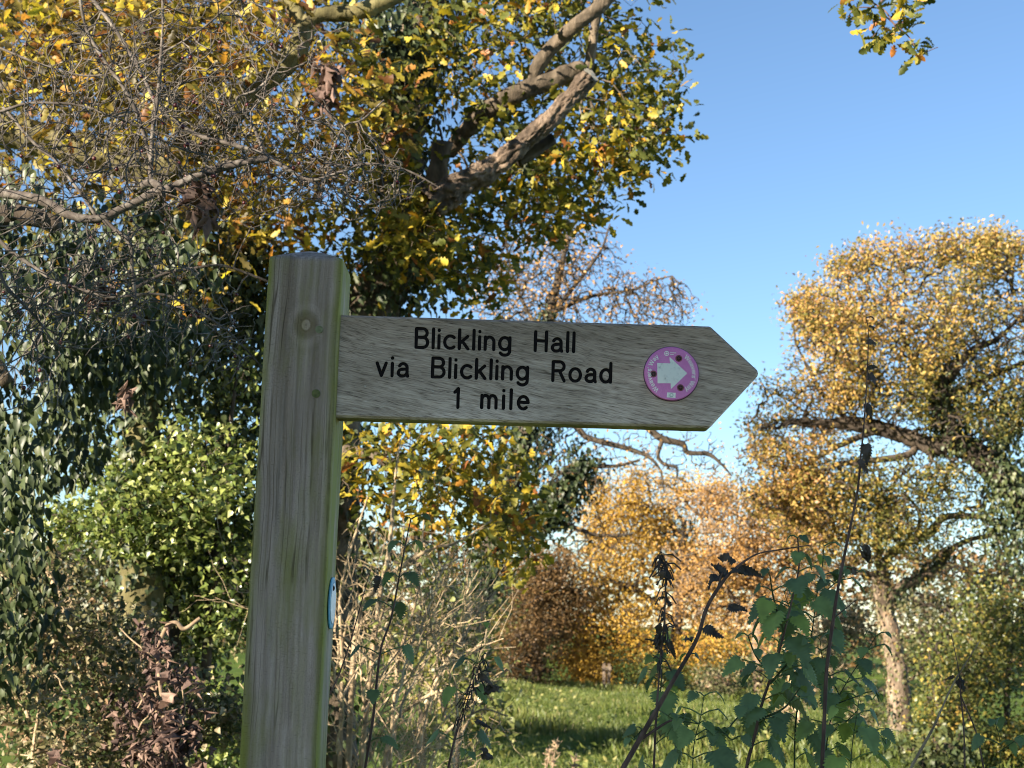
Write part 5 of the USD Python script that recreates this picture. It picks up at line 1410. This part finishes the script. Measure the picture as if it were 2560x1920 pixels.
def dry_stem(label, Y, stem, width, mat, leaves=(), seed=0, name='dry_stem', seeds=0, cat='plant stem', twigs=()):
    r = np.random.default_rng(seed)
    P, R = px_line([(a_, b_, c_ * .62) for a_, b_, c_ in stem], Y, 6)
    foot = P[-1] + (P[-1] - P[-4]) * .8
    foot = np.array([foot[0], foot[1] , 0.0])
    full = np.vstack([P, (P[-1] * .5 + foot * .5), foot])
    th = thing(name, label, cat, foot)
    V, F = tube(full, np.r_[R, R[-1], R[-1] * 1.1], 10, bump=.22, freq=50, seed=seed)
    put(th, 'stem', V, F, MATS[mat], smooth=True)
    for tw in twigs:
        Q, RQ = px_line(tw, Y, 5)
        V, F = tube(Q, RQ, 6, bump=.15, freq=60)
        put(th, 'side_twig', V, F, MATS[mat], smooth=True)
    for (lx, ly, ss, dx, dy) in leaves:
        p = W(lx, ly, Y + r.normal() * .01)
        tip = W(lx + dx, ly + dy, Y + r.normal() * .02)
        d = tip - p
        tm = (NETTLE[0] * np.array([r.uniform(.35, .7), 1, 1]) + (meshkit.noise(NETTLE[0] * 4 + seed, int(lx)) - .5)[:, None] * np.array([.12, .1, .5]), NETTLE[1])
        V = place(tm, p[None], d[None], np.array([[r.normal() * .4, -1, .5 + r.normal() * .4]]), np.array([ss * .75]), None)[0]
        put(th, 'withered_leaf', V, tm[1], MATS['withered_leaf'], smooth=True, tint=r.uniform(.1, .9))
    if seeds:
        parts = []
        s = np.linspace(0, len(P) * .62, seeds)
        for q in s:
            p = P[min(int(q), len(P) - 1)]
            for _ in range(3):
                o = r.normal(size=3) * np.array([.011, .011, .007]) * r.uniform(.2, 1.3)
                parts.append(tube([p, p + o * .6, p + o + np.array([0, 0, -r.uniform(.003, .016)])], [.0006, .0013, .0011], 4))
        V, F = join(parts)
        put(th, 'seed_heads', V, F, MATS['withered_leaf'], tint=.4, kind='stuff')
    return th

# big nettle stand on the right
nettle('tallest green nettle right of centre with drooping toothed leaves', 2.15, [(1994, 1345), (1998, 1400), (1994, 1440), (1980, 1500), (1969, 1546), (1945, 1640), (1925, 1700), (1904, 1762), (1888, 1835), (1868, 1912), (1866, 1960)],
       side=[[(1960, 1580, 0), (1935, 1500, .0), (1925, 1440, -.02)], [(1930, 1690, 0), (1890, 1640, -.02), (1870, 1590, -.03)], [(1925, 1710, 0), (1985, 1640, .0), (2020, 1600, -.03)], [(1900, 1780, 0), (1850, 1790, -.02), (1815, 1830, -.03)], [(1895, 1800, 0), (1960, 1770, -.02), (2000, 1720, -.03)]],
       seed=301, leaf=(.045, .07), step=.033, width=11, stemmat='brown_stem')
nettle('nettle with spread leaf tips just right of the tall dry stem', 2.2, [(2190, 1590), (2160, 1640), (2120, 1700), (2085, 1770), (2068, 1850), (2060, 1960)], side=[[(2090, 1760, 0), (2150, 1740, 0), (2180, 1750, -.02)], [(2070, 1840, 0), (2120, 1800, -.02), (2150, 1770, -.03)], [(2100, 1740, 0), (2060, 1660, 0), (2050, 1600, -.03)]],
       seed=303, leaf=(.042, .064), step=.034, width=6)
nettle('nettle top crowded between the two tall stems', 2.25, [(2060, 1365), (2055, 1420), (2040, 1500), (2030, 1580), (2010, 1680), (1990, 1800), (1985, 1960)], side=[[(2040, 1500, 0), (2110, 1440, 0), (2150, 1430, -.02)], [(2030, 1580, 0), (1980, 1530, .0), (1960, 1480, 0)]],
       seed=305, leaf=(.042, .062), step=.034, width=6)
nettle('low nettle in front of the sunlit grass, left of the tallest nettle', 2.3, [(1640, 1600), (1655, 1660), (1650, 1740), (1640, 1820), (1635, 1960)], side=[[(1650, 1720, 0), (1700, 1680, 0), (1720, 1640, 0)], [(1645, 1790, 0), (1600, 1830, 0), (1585, 1850, -.02)]], seed=307, leaf=(.045, .068), step=.036, width=6)
nettle('nettle with broad leaves under the leaning brown stem', 2.1, [(1760, 1740), (1750, 1800), (1735, 1860), (1730, 1960)], side=[[(1750, 1810, 0), (1690, 1800, 0), (1670, 1790, 0)], [(1740, 1850, 0), (1800, 1830, 0), (1830, 1850, 0)]], seed=309, leaf=(.05, .075), step=.038, width=6)
nettle('nettle with pale new leaves at the bottom edge between the two tall stems', 2.05, [(2150, 1730), (2140, 1800), (2130, 1870), (2125, 1960)], side=[[(2135, 1830, 0), (2190, 1830, 0), (2215, 1860, -.02)]], seed=321, leaf=(.045, .07), step=.038, width=6, tint=(.65, .2))
nettle('small nettle alone in the lower right corner', 2.3, [(2490, 1812), (2500, 1860), (2498, 1960)], side=[[(2498, 1880, 0), (2540, 1850, 0)]], seed=311, leaf=(.05, .075), step=.05, width=5)
nettle('slender nettle with dark leaves against the bare shrub right of the post', 2.3, [(1027, 1298), (1014, 1360), (1002, 1421), (978, 1545), (953, 1619), (940, 1720), (933, 1792), (913, 1920), (908, 1960)], seed=313, leaf=(.03, .052), step=.062, width=9, tint=(.25, .2), stemmat='brown_stem', skip=.3)
nettle('young nettle tip between the bare shrub and the field', 2.35, [(1215, 1560), (1210, 1590), (1190, 1660), (1165, 1743), (1140, 1830), (1121, 1911), (1115, 1960)], seed=315, leaf=(.03, .045), step=.075, width=5, tint=(.4, .25), skip=.35, stemmat='brown_stem')
nettle('lowest nettle at the bottom edge between post and field', 2.2, [(1165, 1885), (1150, 1920), (1145, 1960)], seed=317, leaf=(.05, .065), step=.06, width=5)

dry_stem('tall thin dry stem standing above the nettles in front of the golden oak', 2.12, [(2165, 794, 3), (2171, 835, 4), (2167, 957, 6), (2160, 1059, 7), (2152, 1140, 8), (2144, 1225, 9), (2124, 1326, 11), (2099, 1448, 13), (2083, 1550, 14), (2067, 1672, 15), (2061, 1794, 16), (2055, 1925, 17)], 10, 'brown_stem',
         leaves=[(2172, 815, .022, 26, 12), (2168, 855, .03, 30, -2), (2168, 920, .03, 28, -6), (2174, 935, .038, 26, 34), (2165, 1010, .03, 22, 45), (2164, 1110, .042, 6, 62), (2150, 1150, .035, 22, 36), (2150, 1370, .05, 22, 30), (2165, 1365, .05, 8, 40), (2130, 1430, .03, 30, -14)], seed=401,
         twigs=[[(2165, 794, 2), (2178, 792, 4), (2186, 798, 2)], [(2085, 1545, 3), (2140, 1500, 2)]])
dry_stem('leaning red-brown bramble stem crossing in front of the orange oak', 2.0, [(2030, 1362, 4), (1945, 1375, 6), (1888, 1387, 8), (1835, 1424, 11), (1802, 1461, 14), (1766, 1522, 15), (1741, 1600, 16), (1685, 1698, 17), (1634, 1788, 19), (1581, 1880, 21), (1552, 1930, 22)], 16, 'brown_stem',
         leaves=[(1815, 1440, .04, -22, -24), (1830, 1424, .045, 40, 6), (1845, 1420, .05, 50, 14), (1800, 1440, .04, -30, 16), (1838, 1400, .035, -40, -10), (1760, 1570, .04, 35, 15), (1820, 1520, .035, 40, 0), (1735, 1600, .03, -45, -10)], seed=403,
         twigs=[[(1795, 1470, 5), (1803, 1440, 5), (1808, 1430, 3)], [(1600, 1850, 8), (1660, 1810, 6), (1680, 1800, 4)]])
dry_stem('blackened dead nettle stalk hung with seed heads left of the leaning stem', 2.2, [(1647, 1388, 3), (1660, 1415, 5), (1664, 1450, 6), (1661, 1548, 7), (1652, 1640, 8), (1647, 1700, 8), (1640, 1800, 9), (1634, 1925, 9)], 7, 'withered_stem' if 'withered_stem' in MATS else 'brown_stem',
         leaves=[(1664, 1440, .03, 40, 5), (1664, 1430, .035, -22, 20), (1664, 1510, .035, 40, -8), (1668, 1600, .045, 25, 50), (1650, 1590, .04, -10, 45), (1660, 1400, .02, -14, -26), (1655, 1560, .035, -18, 30)], seed=405, seeds=40)
dry_stem('pale brown dry stalk leaning in front of the holly at lower right', 2.5, [(2449, 1603, 4), (2388, 1701, 7), (2355, 1770, 9), (2331, 1823, 11), (2274, 1925, 12)], 9, 'straw_stem', leaves=[(2392, 1700, .03, 25, 30), (2385, 1690, .025, -20, 10)], seed=407)
dry_stem('thin dark upright stalk crossing the pale leaning one at lower right', 2.5, [(2372, 1558, 2.5), (2396, 1672, 4), (2402, 1740, 6), (2409, 1815, 7), (2412, 1925, 8)], 5, 'brown_stem', leaves=[(2400, 1690, .03, 18, 30)], seed=409, twigs=[[(2402, 1740, 4), (2440, 1830, 4), (2460, 1925, 5)]])
dry_stem('thin bramble stem rising beside the right face of the post', 2.4, [(928, 1421, 3), (905, 1500, 4), (880, 1590, 5), (850, 1680, 6), (820, 1748, 7), (800, 1830, 8)], 5, 'brown_stem', seed=411, leaves=[(945, 1440, .035, -6, 30)])
dry_stem('dead nettle top with a curled black leaf beside the field', 2.35, [(1205, 1640, 3), (1185, 1700, 4), (1166, 1760, 5), (1140, 1840, 5), (1120, 1925, 6)], 5, 'brown_stem', leaves=[(1200, 1690, .05, 50, 30), (1210, 1730, .045, 45, -12), (1190, 1800, .04, 55, 25), (1225, 1710, .035, -10, 28), (1200, 1880, .045, 55, 20)], seed=413, seeds=16)

# pinkish dead dock stalks at the bottom of the field
for i, (x0, y0, Y, h) in enumerate(((1392, 1855, 12.5, .32), (1375, 1875, 12.3, .25), (1440, 1890, 12.0, .2))):
    r = np.random.default_rng(500 + i)
    p = W(x0, y0, Y)
    th = thing('dock_stalk', ['tallest pinkish dead dock stalk at the near edge of the field', 'middle pinkish dead dock stalk at the near edge of the field', 'shortest pinkish dead dock stalk at the near edge of the field'][i], 'plant', p * [1, 1, 0])
    P = np.array([p, p * [1, 1, .66] + [-.03, 0, 0], p * [1, 1, 0] + [-.05, 0, 0]])
    V, F = tube(spline(P, 6), .006, 6)
    put(th, 'stem', V, F, MATS['straw_stem'], smooth=True)
    parts = [tube([q, q + r.normal(size=3) * .03 + [0, 0, .02]], [.007, .003], 4) for q in spline(P, 12)[:16] for _ in range(3)]
    V, F = join(parts)
    put(th, 'seed_heads', V, F, MATS['straw_stem'], kind='stuff')
